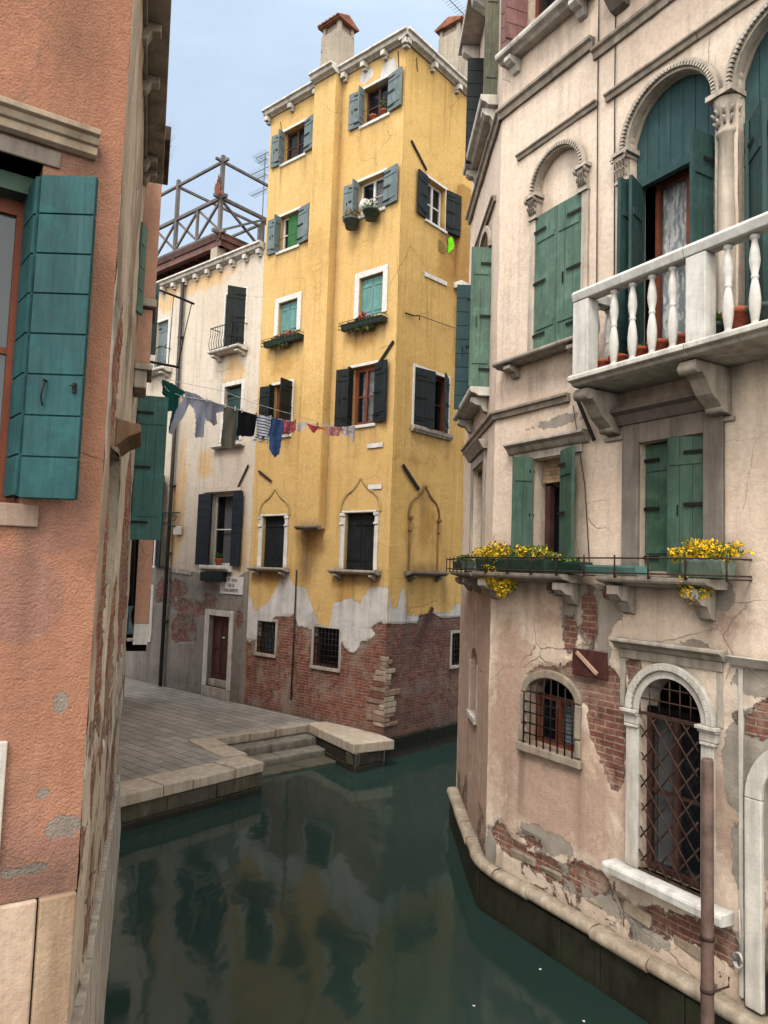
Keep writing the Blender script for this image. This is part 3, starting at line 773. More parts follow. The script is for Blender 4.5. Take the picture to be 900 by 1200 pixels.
for k, zp in (('o1', zp1), ('o2', zp2)):
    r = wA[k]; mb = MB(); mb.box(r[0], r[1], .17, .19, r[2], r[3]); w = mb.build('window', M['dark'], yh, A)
    for s, h in ((-1, r[0]), (1, r[1])): leaf(w, A, h, .1, r[2]+.01, r[3]-.01, (r[1]-r[0])/2-.004, 2, s, M['black_g'], 'v', straps=False)
    mb = MB()
    for a, b in ((r[0]-.16, r[0]-.002), (r[1]+.002, r[1]+.13)):
        mb.box(a+.02, b, -.03, .14, r[2], r[3]-.05, .006); mb.box(a-.01, b+.0, -.045, .1, r[3]-.07, r[3]+.0, .01); mb.box(a-.0, b-.0, -.05, .1, r[3]-.26, r[3]-.21, .006)
    mb.box(r[0]-.1, r[1]+.08, -.04, .12, r[3]+.002, r[3]+.05)
    mb.build('window_surround', M['istria_w'], w, A, bevel=.012)
    ogee(w, A, r, zp, .13, M['A'] if 0 else mk_stone('yellowed_stone', (204,176,120), (120,92,54), .7), w=.065)
    sill(w, A, r[0]-.3, r[1]+.25, r[2], .1, .22, M['stone_m'], brackets=(r[0]-.1, r[1]+.08))
r5 = B.rect(479,512.7,608,669.6); mb = MB()
mb.box(r5[0]-.02, r5[1]+.02, -.012, .02, r5[2], r5[3]+.4)
bw5 = MB()
for a in (r5[0]-.02, r5[1]-.03):
    bw5.box(a, a+.045, -.03, .02, r5[2]-.02, r5[3]+.03, .004); bw5.box(a-.02, a+.08, -.07, .02, r5[3]-.04, r5[3]+.03); bw5.box(a-.015, a+.075, -.06, .02, r5[3]-.3, r5[3]-.26)
bw5.box(r5[0]-.02, r5[1]+.03, -.03, .02, r5[2]-.03, r5[2]+.02)
blind = bw5.build('blind_window', mk_stone('ochre_stone', (176,136,78), (70,52,36), .7), yh, B, bevel=.01)
ogee(blind, B, (r5[0]+.1, r5[1]-.1, r5[2], r5[3]), zp3, .11, mk_stone('ochre_stone_dark', (168,130,74), (60,44,30), .9), w=.055)
sill(blind, B, r5[0]-.12, r5[1]+.2, r5[2], .1, .2, M['stone_d'], brackets=(r5[0]+.05, r5[1]-.02))
# side windows
r = wB['b1']; w = window(yh, B, r, wood=M['white'], depth=.14, curtain=(r[0]+.05, r[0]+.35, M['curtain']))
stone_frame(w, B, r, .06, .012, M['white'], bottom=True, depth=.03, name='painted_surround'); leafpair(w, B, r, .4, 174, .46, 168, M['black_g'], 'v')
r = wB['b2']; w = window(yh, B, r, wood=M['wood'], depth=.12, fw=.08)
stone_frame(w, B, r, .07, .012, M['white'], bottom=False, depth=.03, name='painted_surround')
leaf(w, B, r[0]+.01, -.01, r[2], r[3], .58, 12, -1, M['black_g']); leaf(w, B, r[1]-.01, -.01, r[2], r[3], .56, 28, 1, M['black_g'])
sill(w, B, r[0]-.1, r[1]+.12, r[2]-.002, .14, .1, M['stone_m'])
for fr, r, sp in ((A, wA['g1'], .13), (A, wA['g2'], .12), (B, wB['g3'], .12)):
    w = window(yh, fr, r, wood=M['woodd'], depth=.14, sashes=1, bars=0, room=M['dark'], glass=M['glass2'] if r is wA['g1'] else M['glass'])
    mb = MB(); grille(mb, r[0], r[1], r[2], r[3], .03, sp, .011); mb.build('iron_grille', M['iron'], w, fr)
    stone_frame(w, fr, r, .07, -.002, M['stone_m'], bottom=True, depth=.1)
# small stone ledge on the breast
u, z = A.uz(352,619,.24); u2, _ = A.uz(376,619,.24)
sill(yh, A, u-.05, u2+.02, z+.05, .09, .16, M['stone_d'], name='stone_ledge', y1=.0).matrix_basis @= Matrix.Translation((0, -.24, 0))
# painted-over plates and metal ties on the wall
def strip(name, fr, p0, p1, w, mat, parent, off=.02, th=.02):
    (u0, z0), (u1, z1) = fr.uz(*p0), fr.uz(*p1); mb = MB(); d = Vector((u1-u0, 0, z1-z0)).normalized(); nn = Vector((-d.z, 0, d.x))*w/2
    a = Vector((u0, -off, z0)); b = Vector((u1, -off, z1)); yv = Vector((0, -th, 0))
    i = [mb.av(x) for x in (a-nn, a+nn, b+nn, b-nn, a-nn+yv, a+nn+yv, b+nn+yv, b-nn+yv)]
    for q in ((0,1,2,3),(4,7,6,5),(0,4,5,1),(1,5,6,2),(2,6,7,3),(3,7,4,0)): mb.af([i[k_] for k_ in q])
    return mb.build(name, mat, parent, fr)
for fr, a, b, w, m in ((A,(462,400),(443,429),.06,'iron'),(B,(481,165),(499,200),.05,'iron'),(B,(471,545),(490,574),.08,'iron'),(A,(304,552),(319,564),.05,'rust'),(B,(506,712),(489,753),.09,'woodd')):
    strip('tie_bar', fr, a, b, w, M[m], yh)
for fr, a, b, w in ((A,(431,523),(449,521),.1),(A,(432,571),(448,570),.1),(B,(497,321),(523,333),.1)):
    strip('stone_plate', fr, a, b, w, M['istria_w'], yh, off=0.005)
for a, b in (((467.5,79),(466.5,60)), ((489,84),(488,68)), ((330,152),(329,143))):
    fr = B if a[0] > 478 else A
    strip('crack_stain', fr, a, b, .02, M['rust'], yh, off=.004, th=.006)
mb = MB(); (u0, z0), (u1, z1) = A.uz(349,668,.0), A.uz(342,820,.0); mb.tube([(u0, -.04, z0), (u0, -.04, z1)], .018, 8); mb.build('wall_pipe', M['rust'], yh, A)
r = B.rect(513.5,521,282,296); mb = MB()
for i in range(5): mb.box(r[0], r[1], -.012, .01, r[2]+(r[3]-r[2])*i/5+.005, r[2]+(r[3]-r[2])*(i+1)/5-.008)
mb.build('vent_grille', mk_plain('ochre_vent', (150,128,60)), yh, B)
u, z = B.uz(546,606); mb = MB(); mb.T = Matrix.Translation((u, -.02, z)) @ Matrix.Rotation(pi/2, 4, 'X')
pts = [(0.09*cos(2*pi*i/20), .09*sin(2*pi*i/20), 0) for i in range(21)]; mb.tube(pts, .02, 6); mb.build('wall_ring', M['white'], yh, B)
# wire bracket and cloth lines on the side wall
(u0, z0), (u1, z1) = B.uz(474,367), B.uz(494,365); mb = MB(); mb.tube([(u0, -.03, z0), (u0+.3, -.03, z0+.02), (u0+.38, -.12, z0+.03), (u0+.42, -.1, z0-.06)], .014, 6); (u2, z2) = B.uz(531,385); mb.tube([(u0+.38, -.12, z0+.03), (u2, -.05, z2)], .008, 5); mb.build('line_hook', M['iron'], yh, B)

# flower boxes and pots on the yellow house
def planter(name, label, fr, u0, u1, z, depth, h, plants, rail=True, mat=None, out=.02, group=None, ):
    t = thing(name, label, 'planter', fr.M @ Matrix.Translation(((u0+u1)/2, -out, z)), group)
    w = (u1-u0)/2; b = MB()
    b.prism_dir([(-depth, h), (-depth, h-.02), (-depth+.03, 0), (-.03, 0), (-.0, h-.02), (0, h)], 'x', -w, w)
    b.build('box', mat or M['planterg'], t)
    if rail:
        r = MB(); 
        for zz in (.01, h*.75, h+.03): r.tube([(-w-.03, 0, zz), (-w-.03, -depth-.03, zz), (w+.03, -depth-.03, zz), (w+.03, 0, zz)], .007, 5)
        n = int(w*2/.12)
        for i in range(n+1): x = -w-.03+(2*w+.06)*i/n; r.tube([(x, -depth-.03, .0), (x, -depth-.03, h+.03)], .005, 4)
        r.build('holder', M['iron'], t)
    for i, (px, pz, rx, rz, n, m, mi, s) in enumerate(plants):
        p = MB(); foliage(p, (px*w, -depth*.5, h+pz), rx, depth*.65, rz, n, s, mi); p.build('plant', m, t)
    return t
r = wA['r1']; planter('planter', 'planter of mixed flowers under the left turquoise shutters, third row', A, r[0]-.3, r[1]+.3, r[2]-.3, .2, .13,
    [(0, .0, .62, .14, 420, [M['leafd'], M['redfl'], M['dry']], (0, 0, 2, 1), .04), (.3, .07, .35, .14, 220, [M['leaf'], M['redfl']], (0, 1), .035), (-.1, -.16, .5, .1, 160, [M['leafd'], M['dry']], (0, 1), .035)], group='window planters on the yellow house', )
r = wA['r2']; planter('planter', 'planter with a red flower clump under the right turquoise shutters, third row', A, r[0]-.35, r[1]+.16, r[2]-.26, .2, .13,
    [(0, .0, .66, .09, 300, [M['leafd'], M['dry'], M['rust']], (0, 0, 1, 2), .035), (-.05, .07, .2, .15, 200, [M['leafd'], M['redfl']], (0, 1, 1), .04), (0, -.17, .55, .1, 200, [M['leafd'], M['dry']], (0, 1), .035)], group='window planters on the yellow house', )
r = wA['s2']
pot('flower_pot', 'left of the two pots hanging under the grey shuttered window with lace', A, r[0]+.02, -.2, r[2]-.34, .17, .22, M['greypot'], [M['leaf'], M['dry'], M['redfl']], 'hanging pots under a window', 260, .2, pm=(0, 0, 1, 2))
pot('flower_pot', 'right of the two hanging pots, white bloom, under the window with lace', A, r[0]+.62, -.2, r[2]-.3, .17, .22, M['planterg'], [M['leaf'], M['white']], 'hanging pots under a window', 260, .18, pm=(0, 0, 1))
mb = MB(); u, z = A.uz(460,798/3.214,.2)
b = MB(); b.lathe((0, 0, 0), [(.02, 0), (.12, .06), (.15, .16), (.1, .27), (.02, .32)], 14); bo = b.build('ball_ornament', M['white'], None, M=A.M @ Matrix.Translation((r[0]+.33, -.08, r[2]+.0)))
tag(bo, 'round white ornament between two hanging pots on the window ledge', 'ornament')
r = wA['t2']
pot('potted_plant', 'leafy plant in terracotta pot on right of the topmost right window', A, r[1]-.16, .05, r[2], .09, .15, M['terra'], M['leaf'], None, 90, .28)
pot('potted_plant', 'small terracotta pot at left in the topmost right window', A, r[0]+.3, .05, r[2], .09, .15, M['terra'], M['leafd'], None, 20, .05)
# lime cloth hanging under the side window
def cloth(name, label, fr, poly, mat, off=0, cat='clothing', group=None, amp=.038, fq=10, res=.016, seed=0, th=None):
    """a hanging cloth traced by its outline on a vertical plane"""
    pts = [fr.uz(x, y, off) for x, y in poly]; u0 = min(p[0] for p in pts); u1 = max(p[0] for p in pts); z0 = min(p[1] for p in pts); z1 = max(p[1] for p in pts)
    def inside(x, z):
        c = False; j = len(pts)-1
        for i in range(len(pts)):
            if (pts[i][1] > z) != (pts[j][1] > z) and x < (pts[j][0]-pts[i][0])*(z-pts[i][1])/(pts[j][1]-pts[i][1])+pts[i][0]: c = not c
            j = i
        return c
    um = (u0+u1)/2; mb = MB(); g = {}
    nu = int((u1-u0)/res)+1; nz = int((z1-z0)/res)+1
    def vtx(i, j):
        if (i, j) not in g:
            u = u0+i*res; z = z0+j*res; h = (z1-z)/(z1-z0+.01)
            y = amp*(.4+h)*sin(u*fq*2.3+seed+2*sin(z*2.1+seed))+.6*amp*noise.noise(Vector((u*7, z*3, seed)))*2 - off
            g[(i, j)] = mb.av((u-um, y, z-z1))
        return g[(i, j)]
    for i in range(nu):
        for j in range(nz):
            if inside(u0+(i+.5)*res, z0+(j+.5)*res): mb.af((vtx(i, j), vtx(i+1, j), vtx(i+1, j+1), vtx(i, j+1)), True)
    o = mb.build(name, mat, None, M=fr.M @ Matrix.Translation((um, 0, z1))); tag(o, label, cat, group); return o
cloth('cleaning_cloth', 'lime green cloth hanging below the dark shutter on the side wall', B, [(526,280),(528.5,277),(529.5,282),(530.5,289),(528,296),(525,294),(526.5,288)], M['lime'], .06, 'cloth', res=.02)

# ================================================================== WHITE HOUSE (wall C, same plane as A)
wh = thing('white_house', 'cream plastered house with grey cement foot left of the yellow house', 'house', A.M @ Matrix.Translation((-8, 0, 0)))
CZ = 12.2
wC = dict(c1=A.rect(263.5,287,342.5,410), cl=A.rect(183,196,377,431), c2=A.rect(262,281.7,452,517), c3=A.rect(246,273,578,662.7), door=A.rect(243.3,267.7,721.7,806), lw=A.rect(158,176,690,745), cd=A.rect(170,186.5,560,665))
C_low = P(A, [(150,640),(185,663),(232,671),(262,690),(285,672),(292,668)])
gz = A.uz(220,735)[1]
bc_ = blobs(A, [(207,690,.5,.22),(190,690,.3,.3),(215,740,.6,.5),(245,705,.3,.2),(280,725,.12,.25),(222,712,.9,.2),(192,700,.5,.2)])
oc_ = blobs(A, [(205,620,.4,.9),(208,590,.35,.6),(275,440,.45,.5),(240,330,1.3,.25),(283,640,.25,.6),(213,560,.2,.9),(240,545,.3,.4),(196,350,.5,.4),(256,660,.5,.3)])
dc_ = blobs(A, [(264,455,.15,.1),(220,800,3,.2),(250,662,.7,.1),(240,690,.6,.12)])
def fnC(u, z):
    zl = interp(u, C_low); un = sd(z-zl, .16)
    br = min(.57, bval(u, z, bc_, .7)) if z < zl+.05 else 0
    if z < 1.9+.3*noise.noise(Vector((u, 0, 0))): br = 0
    return (br, un, bval(u, z, dc_, .4)*.5, bval(u, z, oc_, .7), 0)
C_holes = [list(r)+[0] for r in wC.values()]
wall('front_wall', A, -17, -4.565, 0.3, CZ, C_holes, .09, fnC, M['C'], wh, reveal=.22)
w0 = A.world(-4.565, 0, 0); w1 = A.world(-4.565, 6.9, 0); w2 = A.world(-17, 6.9, 0); w3 = A.world(-17, 0, 0)
backwall('rear_wall', [w1, w2, w3], 0, CZ, M['C'], wh)
tile_roof('roof', A, -17, -4.6, .18, 5, CZ+.22, CZ+1.15, M['tiled'], wh)
cornice('cornice', A, -17, -4.58, CZ, .2, .2, wh, M['istria'], br=.56, bw=.13, seam=1.4)
# upper window with iron balcony
r = wC['c1']; w = window(wh, A, r, wood=M['woodd'], depth=.16)
stone_frame(w, A, r, .06, .012, M['white'], depth=.03, name='painted_surround')
leaf(w, A, r[0], .04, r[2], r[3], .5, 25, -1, M['black_g'], 'l', straps=False)
leaf(w, A, r[1]-.01, .0, r[2], r[3], .48, 62, 1, M['black_g'], 'v')
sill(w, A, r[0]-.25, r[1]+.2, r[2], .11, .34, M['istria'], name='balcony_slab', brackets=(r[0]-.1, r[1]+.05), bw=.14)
mb = MB(); a, b, z = r[0]-.2, r[1]+.1, r[2]+.62
mb.tube([(a, 0, z), (a, -.3, z), (b, -.3, z), (b, 0, z)], .013, 6); mb.tube([(a, 0, r[2]+.03), (a, -.3, r[2]+.03), (b, -.3, r[2]+.03), (b, 0, r[2]+.03)], .01, 6)
for i in range(12):
    x = a+(b-a)*i/11; mb.tube([(x, -.3, r[2]+.02), (x, -.34, r[2]+.18), (x, -.3, r[2]+.4), (x, -.3, z)], .009, 5)
mb.build('railing', M['iron'], w, A)
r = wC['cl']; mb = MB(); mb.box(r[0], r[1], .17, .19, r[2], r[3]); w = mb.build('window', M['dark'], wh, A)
for s, h in ((-1, r[0]), (1, r[1])): leaf(w, A, h, .1, r[2]+.01, r[3]-.01, (r[1]-r[0])/2-.004, 2, s, M['slate'], 'v')
stone_frame(w, A, r, .08, .012, M['white'], depth=.03, name='painted_surround')
sill(w, A, r[0]-.25, r[1]+.35, r[2]-.1, .12, .34, M['istria'], name='balcony_slab', brackets=(r[1]+.15,), bw=.14)
mb = MB(); a, b, z = r[0]-.2, r[1]+.2, r[2]+.5
mb.tube([(a, -.3, z), (b, -.3, z), (b, 0, z)], .012, 6)
for i in range(14): x = a+(b-a)*i/13; mb.tube([(x, -.3, r[2]-.1), (x, -.34, r[2]+.1), (x, -.3, z)], .008, 5)
mb.build('railing', M['iron'], w, A)
r = wC['c2']; mb = MB(); mb.box(r[0], r[1], .19, .2, r[2], r[3]); w = mb.build('window', M['dark'], wh, A)
leaf(w, A, r[0], .12, r[2]+.01, r[3]-.06, (r[1]-r[0])-.01, 1, -1, M['dgreen'], 'v')
stone_frame(w, A, r, .12, .012, M['istria_w'], depth=.03)
sill(w, A, r[0]-.3, r[1]+.25, r[2]-.1, .07, .16, M['istria_w'])
r = wC['c3']; w = window(wh, A, r, wood=M['white'], depth=.14, fw=.07, sashes=1, room=M['dim'], curtain=(r[0]+.3, r[1]-.05, M['curtain']))
leaf(w, A, r[0]+.02, -.02, r[2], r[3], .48, 172, -1, M['navy'], 'h', straps=False); leaf(w, A, r[0]+.03, -.0, r[2], r[3], .3, 45, -1, M['navy'], 'h', straps=False)
leaf(w, A, r[1]-.02, -.02, r[2], r[3], .46, 172, 1, M['navy'], 'h', straps=False)
sill(w, A, r[0]-.12, r[1]+.06, r[2], .16, .2, M['istria_w'])
mb = MB(); mb.box(r[0]-.3, r[1]+.3, -.05, .02, r[3]+.04, r[3]+.12); mb.build('lintel', M['C'], w, A)
mb = MB(); mb.box(r[0]-.12, r[0]+.85, -.16, -.01, r[2]-.42, r[2]-.18)
for i in range(6): mb.box(r[0]-.1+i*.16, r[0]+.02+i*.16, -.175, -.16, r[2]-.4, r[2]-.2)
o = mb.build('cable_box', M['black_g'], wh, A, bevel=.01)
pot('potted_plant', 'small clay pot on the white sill between navy shutters', A, r[0]+.52, -.05, r[2], .1, .18, M['terra'], M['leafd'], None, 40, .12)
r = wC['lw']; w = window(wh, A, r, wood=M['woodd'], depth=.1); stone_frame(w, A, r, .14, .02, M['istria'], bottom=True)
r = wC['cd']; w = window(wh, A, r, wood=M['white'], depth=.14); leaf(w, A, r[1]-.02, -.02, r[2], r[3], .45, 160, 1, M['navy'], 'l', straps=False)
# door
r = wC['door']; mb = MB(); y = .14
mb.box(r[0], r[1], y, y+.05, r[2]+.18, r[3]-.0)
for (a, b, c, d) in ((.07,.45,.1,.42),(.55,.93,.1,.42),(.07,.45,.48,.9),(.55,.93,.48,.9)):
    W_ = r[1]-r[0]; H_ = r[3]-r[2]-.2; mb.box(r[0]+a*W_, r[0]+b*W_, y-.02, y, r[2]+.18+c*H_, r[2]+.18+d*H_)
dr = mb.build('door', M['door'], wh, A, bevel=.008)
mb = MB(); mb.lathe((0, 0, 0), [(.0, 0), (.035, .01), (.035, .03), (0, .04)], 10); mb.build('door_knob', M['white'], dr, M=A.M @ Matrix.Translation(((r[0]+r[1])/2+.1, y-.06, r[2]+1.25)))
stone_frame(dr, A, r, .15, .035, M['istria'], name='door_frame', depth=.14)
mb = MB(); mb.box(r[0]-.15, r[0]-.002, -.033, .14, .58, r[2]-.002); mb.box(r[1]+.002, r[1]+.15, -.033, .14, .58, r[2]-.002); mb.build('jamb_foot', M['stone_m'], dr, A, bevel=.006)
mb = MB(); mb.box(r[0], r[1], -.05, .2, .55, r[2]); mb.box(r[0], r[1], .05, .2, r[2]+.002, r[2]+.18); mb.build('doorstep', M['stone_m'], dr, A, bevel=.01)
# downpipe, small box, rods
mb = MB(); p = [A.uz(218,330), A.uz(208,507), A.uz(193,800)]; um = p[1][0]
mb.tube([(p[1][0], -.1, CZ), (p[1][0], -.1, .62)], .055, 10)
for z in (10.5, 8.2, 6.2, 4.3, 2.4): mb.box(um-.08, um+.08, -.13, 0, z-.02, z+.02)
mb.build('downpipe', M['lead'], wh, A)
r = A.rect(207,214,617,627); mb = MB(); mb.box(r[0], r[1], -.12, 0, r[2], r[3]); mb.build('meter_box', M['istria_w'], wh, A, bevel=.01)
strip('tie_bar', A, (292,545), (278,575), .05, M['rust'], wh)
strip('stone_plate', A, (202,668), (225,672), .1, M['stone_m'], wh, off=.004)
# scroll bracket
(u0, z0), (u1, z1) = A.uz(189,602), A.uz(213,602); 
t = thing('lamp_bracket', 'green wrought iron scroll bracket on the cream wall by the downpipe', 'lamp bracket', A.M @ Matrix.Translation((u1, 0, z0)))
mb = MB(); L = .9
mb.tube([(0, -.0, 0), (0, -L, 0)], .02, 6); mb.tube([(0, 0, -.4), (0, -.2, -.38), (0, -.55, -.25), (0, -L+.05, 0)], .018, 6); mb.tube([(0, 0, .1), (0, 0, -.5)], .025, 6)
for c, rr in ((-.2, .13), (-.48, .1), (-.7, .06)):
    mb.tube([(0, c+rr*(1-i/22*.75)*cos(i*.55), -.15*(rr/.13)+rr*(1-i/22*.75)*sin(i*.55)) for i in range(20)], .012, 5)
mb.T = Matrix.Rotation(radians(-62), 4, 'Z')
mb2 = MB(); mb2.T = Matrix.Translation((-.0, -.06, 0)) @ Matrix.Rotation(radians(-62), 4, 'Z')
mb2.tube([(0, -.0, 0), (0, -L, 0)], .02, 6); mb2.tube([(0, 0, -.4), (0, -.2, -.38), (0, -.55, -.25), (0, -L+.05, 0)], .018, 6)
for c, rr in ((-.2, .13), (-.48, .1), (-.7, .06)):
    mb2.tube([(0, c+rr*(1-i/22*.75)*cos(i*.55), -.15*(rr/.13)+rr*(1-i/22*.75)*sin(i*.55)) for i in range(20)], .012, 5)
mb2.build('scroll', M['dgreen'], t)
# street name plate
r = A.rect(258.3,285,676,696); um, zm = (r[0]+r[1])/2, (r[2]+r[3])/2; hw, hh = (r[1]-r[0])/2, (r[3]-r[2])/2
sg = thing('street_sign', 'white painted street name plate with black lettering right of the door', 'street sign', A.M @ Matrix.Translation((um, -.01, zm)))
mb = MB(); mb.box(-hw, hw, -.01, .01, -hh, hh, .006); mb.build('plate', M['white'], sg)
def text(s, x, z, size, mat, parent, Mw, y=-.0135, name='lettering'):
    cu = bpy.data.curves.new('txt', 'FONT'); cu.body = s; cu.size = size; cu.align_x = 'CENTER'; cu.align_y = 'CENTER'; cu.extrude = .0008; cu.offset = size*.015
    o = bpy.data.objects.new('txt', cu); col.objects.link(o); bpy.context.view_layer.update()
    me = bpy.data.meshes.new_from_object(o.evaluated_get(bpy.context.evaluated_depsgraph_get())); bpy.data.objects.remove(o)
    me.materials.clear(); me.materials.append(mat); me.name = name
    q = bpy.data.objects.new(name, me); link(q, Mw @ Matrix.Translation((x, y, z)) @ Matrix.Rotation(pi/2, 4, 'X'), parent); return q
inkm = mk_plain('black_sign_paint', (44,44,46), .8)
text('CP. VIDA', .03, hh*.6, hh*.5, inkm, sg, WM[sg.name]); text('DE LE', 0, 0, hh*.5, inkm, sg, WM[sg.name]); text('CALDERETE', 0, -hh*.6, hh*.5, inkm, sg, WM[sg.name])

# roof terrace
OFF = -.3
tu = A.uz(257,275,OFF)[0]; z_top = A.uz(257,192,OFF)[1]; z_rail = A.uz(257,233,OFF)[1]; z_deck = A.uz(256,273,OFF)[1]; z_low = A.uz(251,290,OFF)[1]
alt = thing('roof_terrace', 'grey timber roof terrace with crossed railings on top of the cream house', 'roof terrace', A.M @ Matrix.Translation((tu, .3, z_deck)))
y0 = .3; DEP = 3.2; UL = tu-7
step = tu - A.uz(207,255,OFF)[0]
mb = MB()
mb.box(UL, tu+.05, y0-.05, y0+DEP, z_deck-.1, z_deck-.04); mb.build('deck', M['tiled'], alt, A)
mb = MB(); mb.box(UL, tu+.12, y0-.06, y0-.025, z_low+.17, z_deck-.03); mb.box(tu+.085, tu+.12, y0-.02, y0+DEP, z_low+.17, z_deck-.03); mb.box(UL, tu-.3, y0+1.2, y0+1.25, CZ+.3, z_low); mb.build('fascia_and_shade', M['woodd'], alt, A)  # rear box: dark sheet standing in for the shadow under the deck
mb = MB(); mb.box(UL, tu+.1, y0-.02, y0+.16, z_low-.02, z_low+.16); mb.box(tu-.1, tu+.1, y0, y0+DEP, z_low-.02, z_low+.16)
for i in range(16): x = UL+.3+i*.45; mb.box(x, x+.1, y0, y0+DEP, z_low+.162, z_deck-.1)
mb.build('beams', mk_wood('reddish_beams', (98,66,60), (120,90,82), .4), alt, A)
pz = A.uz(251,312,OFF)[1]
mb = MB(); mb.box(tu-.34, tu-.04, y0-.02, y0+.28, CZ+.1, z_low-.02); mb.box(tu-4.2, tu-3.9, y0+.02, y0+.3, CZ+.1, z_low-.02); mb.build('masonry_pillar', M['chim'], alt, A)
def beam(mb, p, q, w=.08):
    p, q = Vector(p), Vector(q); d = (q-p).normalized(); a = d.cross(Vector((0, 1, 0)) if abs(d.y) < .9 else Vector((1, 0, 0))).normalized()*w/2; b = d.cross(a).normalized()*w/2
    i = [mb.av(x) for x in (p-a-b, p+a-b, p+a+b, p-a+b, q-a-b, q+a-b, q+a+b, q-a+b)]
    for f in ((0,1,2,3),(4,7,6,5),(0,4,5,1),(1,5,6,2),(2,6,7,3),(3,7,4,0)): mb.af([i[k_] for k_ in f])
us_ = [tu-i*step for i in range(4)]
for i, u in enumerate(us_):
    m_ = MB(); beam(m_, (u, y0, z_deck-.25), (u, y0, z_top+.18), .1); m_.build('post', M['greyw'], alt, A)
for v in (1.55, DEP):
    m_ = MB(); beam(m_, (tu, y0+v, z_deck-.2), (tu, y0+v, z_top+.1 if v == DEP else z_rail), .09); m_.build('post', M['greyw'], alt, A)
    m_ = MB(); beam(m_, (tu-step, y0+DEP, z_deck-.2), (tu-step, y0+DEP, z_top), .09); 
m_.build('post', M['greyw'], alt, A)
rl = MB()
for z, w in ((z_top, .07), (z_rail, .09), (z_deck, .09)):
    beam(rl, (UL, y0, z), (tu+.25, y0, z), w); beam(rl, (tu, y0-.25, z+.0), (tu, y0+DEP, z+.0), w*.99)
beam(rl, (UL, y0+DEP, z_top), (tu, y0+DEP, z_top), .07); beam(rl, (us_[1], y0, z_top-.03), (us_[1], y0+DEP, z_top-.03), .07); beam(rl, (UL, y0+DEP, z_rail), (tu, y0+DEP, z_rail), .08)
rl.build('rails', M['greyw'], alt, A)
cr = MB()
for a, b in zip(us_, us_[1:]):
    mth = (a+b)/2
    for s, e in ((a, mth), (mth, b)):
        beam(cr, (s, y0+.0, z_rail-.05), (e, y0+.0, z_deck+.05), .06); beam(cr, (s, y0+.05, z_deck+.05), (e, y0+.05, z_rail-.05), .06)
    beam(cr, (mth, y0, z_deck-.1), (mth, y0, z_rail), .07)
for s, e in ((0, 1.55), (1.55, DEP)):
    beam(cr, (tu, y0+s, z_rail-.05), (tu, y0+e, z_deck+.05), .06); beam(cr, (tu+.04, y0+s, z_deck+.05), (tu+.04, y0+e, z_rail-.05), .06)
cr.build('cross_braces', M['greyw'], alt, A)
cloth('red_cloth', 'faded red cloth tied round the corner post of the roof terrace', A, [(256,203),(259,206),(258,222),(263,226),(258,229),(254,228),(252,222)], mk_cloth('faded_red', (120,72,60)), -.2, 'cloth', amp=.04, res=.03)
p = MB(); 
for c in ((tu+.9, 3.4, z_deck+.15), (tu+.3, 3.2, z_deck+.0), (tu+1.6, 3.3, z_deck+.4), (tu+1.0, 3.2, z_deck-.3), (tu-1.2, 2.6, z_deck)): foliage(p, (c[0], c[1], c[2]), .9, .5, .65 if c[0] > tu-.5 else .3, 800, .07, (0, 1))
o = p.build('terrace_shrub', [M['leafd'], M['dry']], None, A); tag(o, 'bushy green shrub behind the railing of the roof terrace', 'shrub')
# antennas
def antenna(label, fr, u, y, zb, zt, bars, name='tv_antenna', group=None):
    t = thing(name, label, 'antenna', fr.M @ Matrix.Translation((u, y, zb)), group)
    m_ = MB(); m_.tube([(0, 0, 0), (0, 0, zt-zb)], .02, 6); m_.build('mast', M['antenna'], t)
    for z, l, n in bars:
        b_ = MB(); b_.tube([(-l, 0, z-zb), (l*.3, 0, z-zb)], .012, 5)
        for i in range(n): x = -l+(l*1.3)*i/(n-1); b_.tube([(x, -.18, z-zb), (x, .18, z-zb)], .006, 4)
        b_.build('element', M['antenna'], t)
    return t
ua = A.uz(310,200,-3)[0]
antenna('tv aerial with several cross arms left of the yellow house roof', A, ua, 3, 13, A.uz(310,180,-3)[1], [(A.uz(305,y,-3)[1], l, 9) for y, l in ((183,.5),(190,.35),(200,.85),(208,.4),(225,.6))])
ub, zb_ = B.uz(548,5,-2)
antenna('tall tv aerial behind the right chimney of the yellow house', B, ub, 2, 15.5, zb_+.3, [(B.uz(530,3,-2)[1], 1.0, 12), (B.uz(525,40,-2)[1], .8, 3)])

# ================================================================== ORANGE HOUSE (walls E and D)
oh = thing('orange_house', 'orange roughcast house at the left edge with a worn brown side wall along the canal', 'house', Matrix.Translation((CP[0], CP[1], 0)))
OZ = 7.55
def EZ(x, y): return E.uz(x, y)
wu1 = -.262-.0; e_in = E.uz(36,400)[0]
eT = E.uz(30,236)[1]; lzT = E.uz(71,180)[1]; lzB = E.uz(60,196)[1]
jr = e_in; eB = 4.25
gE = blobs(E, [(72,968,.085,.06),(50,930,.03,.03),(30,1020,.12,.03)])
wE_ = blobs(E, [(71,822,.03,.045)])
tE = blobs(E, [(60,620,.14,.12),(20,160,.4,.1),(95,600,.05,.2),(60,1000,.15,.08),(20,700,.2,.2)])
def fnE(u, z):
    n = noise.noise(Vector((u*3, z*.8, 6))); n2 = noise.noise(Vector((u*2.2, z*2.2, 16)))
    return (0, max(bval(u, z, gE, .12), bval(u, z, wE_, .06)), bval(u, z, blobs_e, .2)*.4+clamp(.1+n)*.22+clamp(1-(z-ez0)/.35)*.25*clamp(.6+n2), max(bval(u, z, tE, .15), clamp(.55-(z-ez0)/1.7+n2*.5)), 0)
blobs_e = blobs(E, [(90,60,.08,.2),(100,220,.05,.1),(50,1030,.2,.06)])
ez0 = E.uz(60,1048)[1]
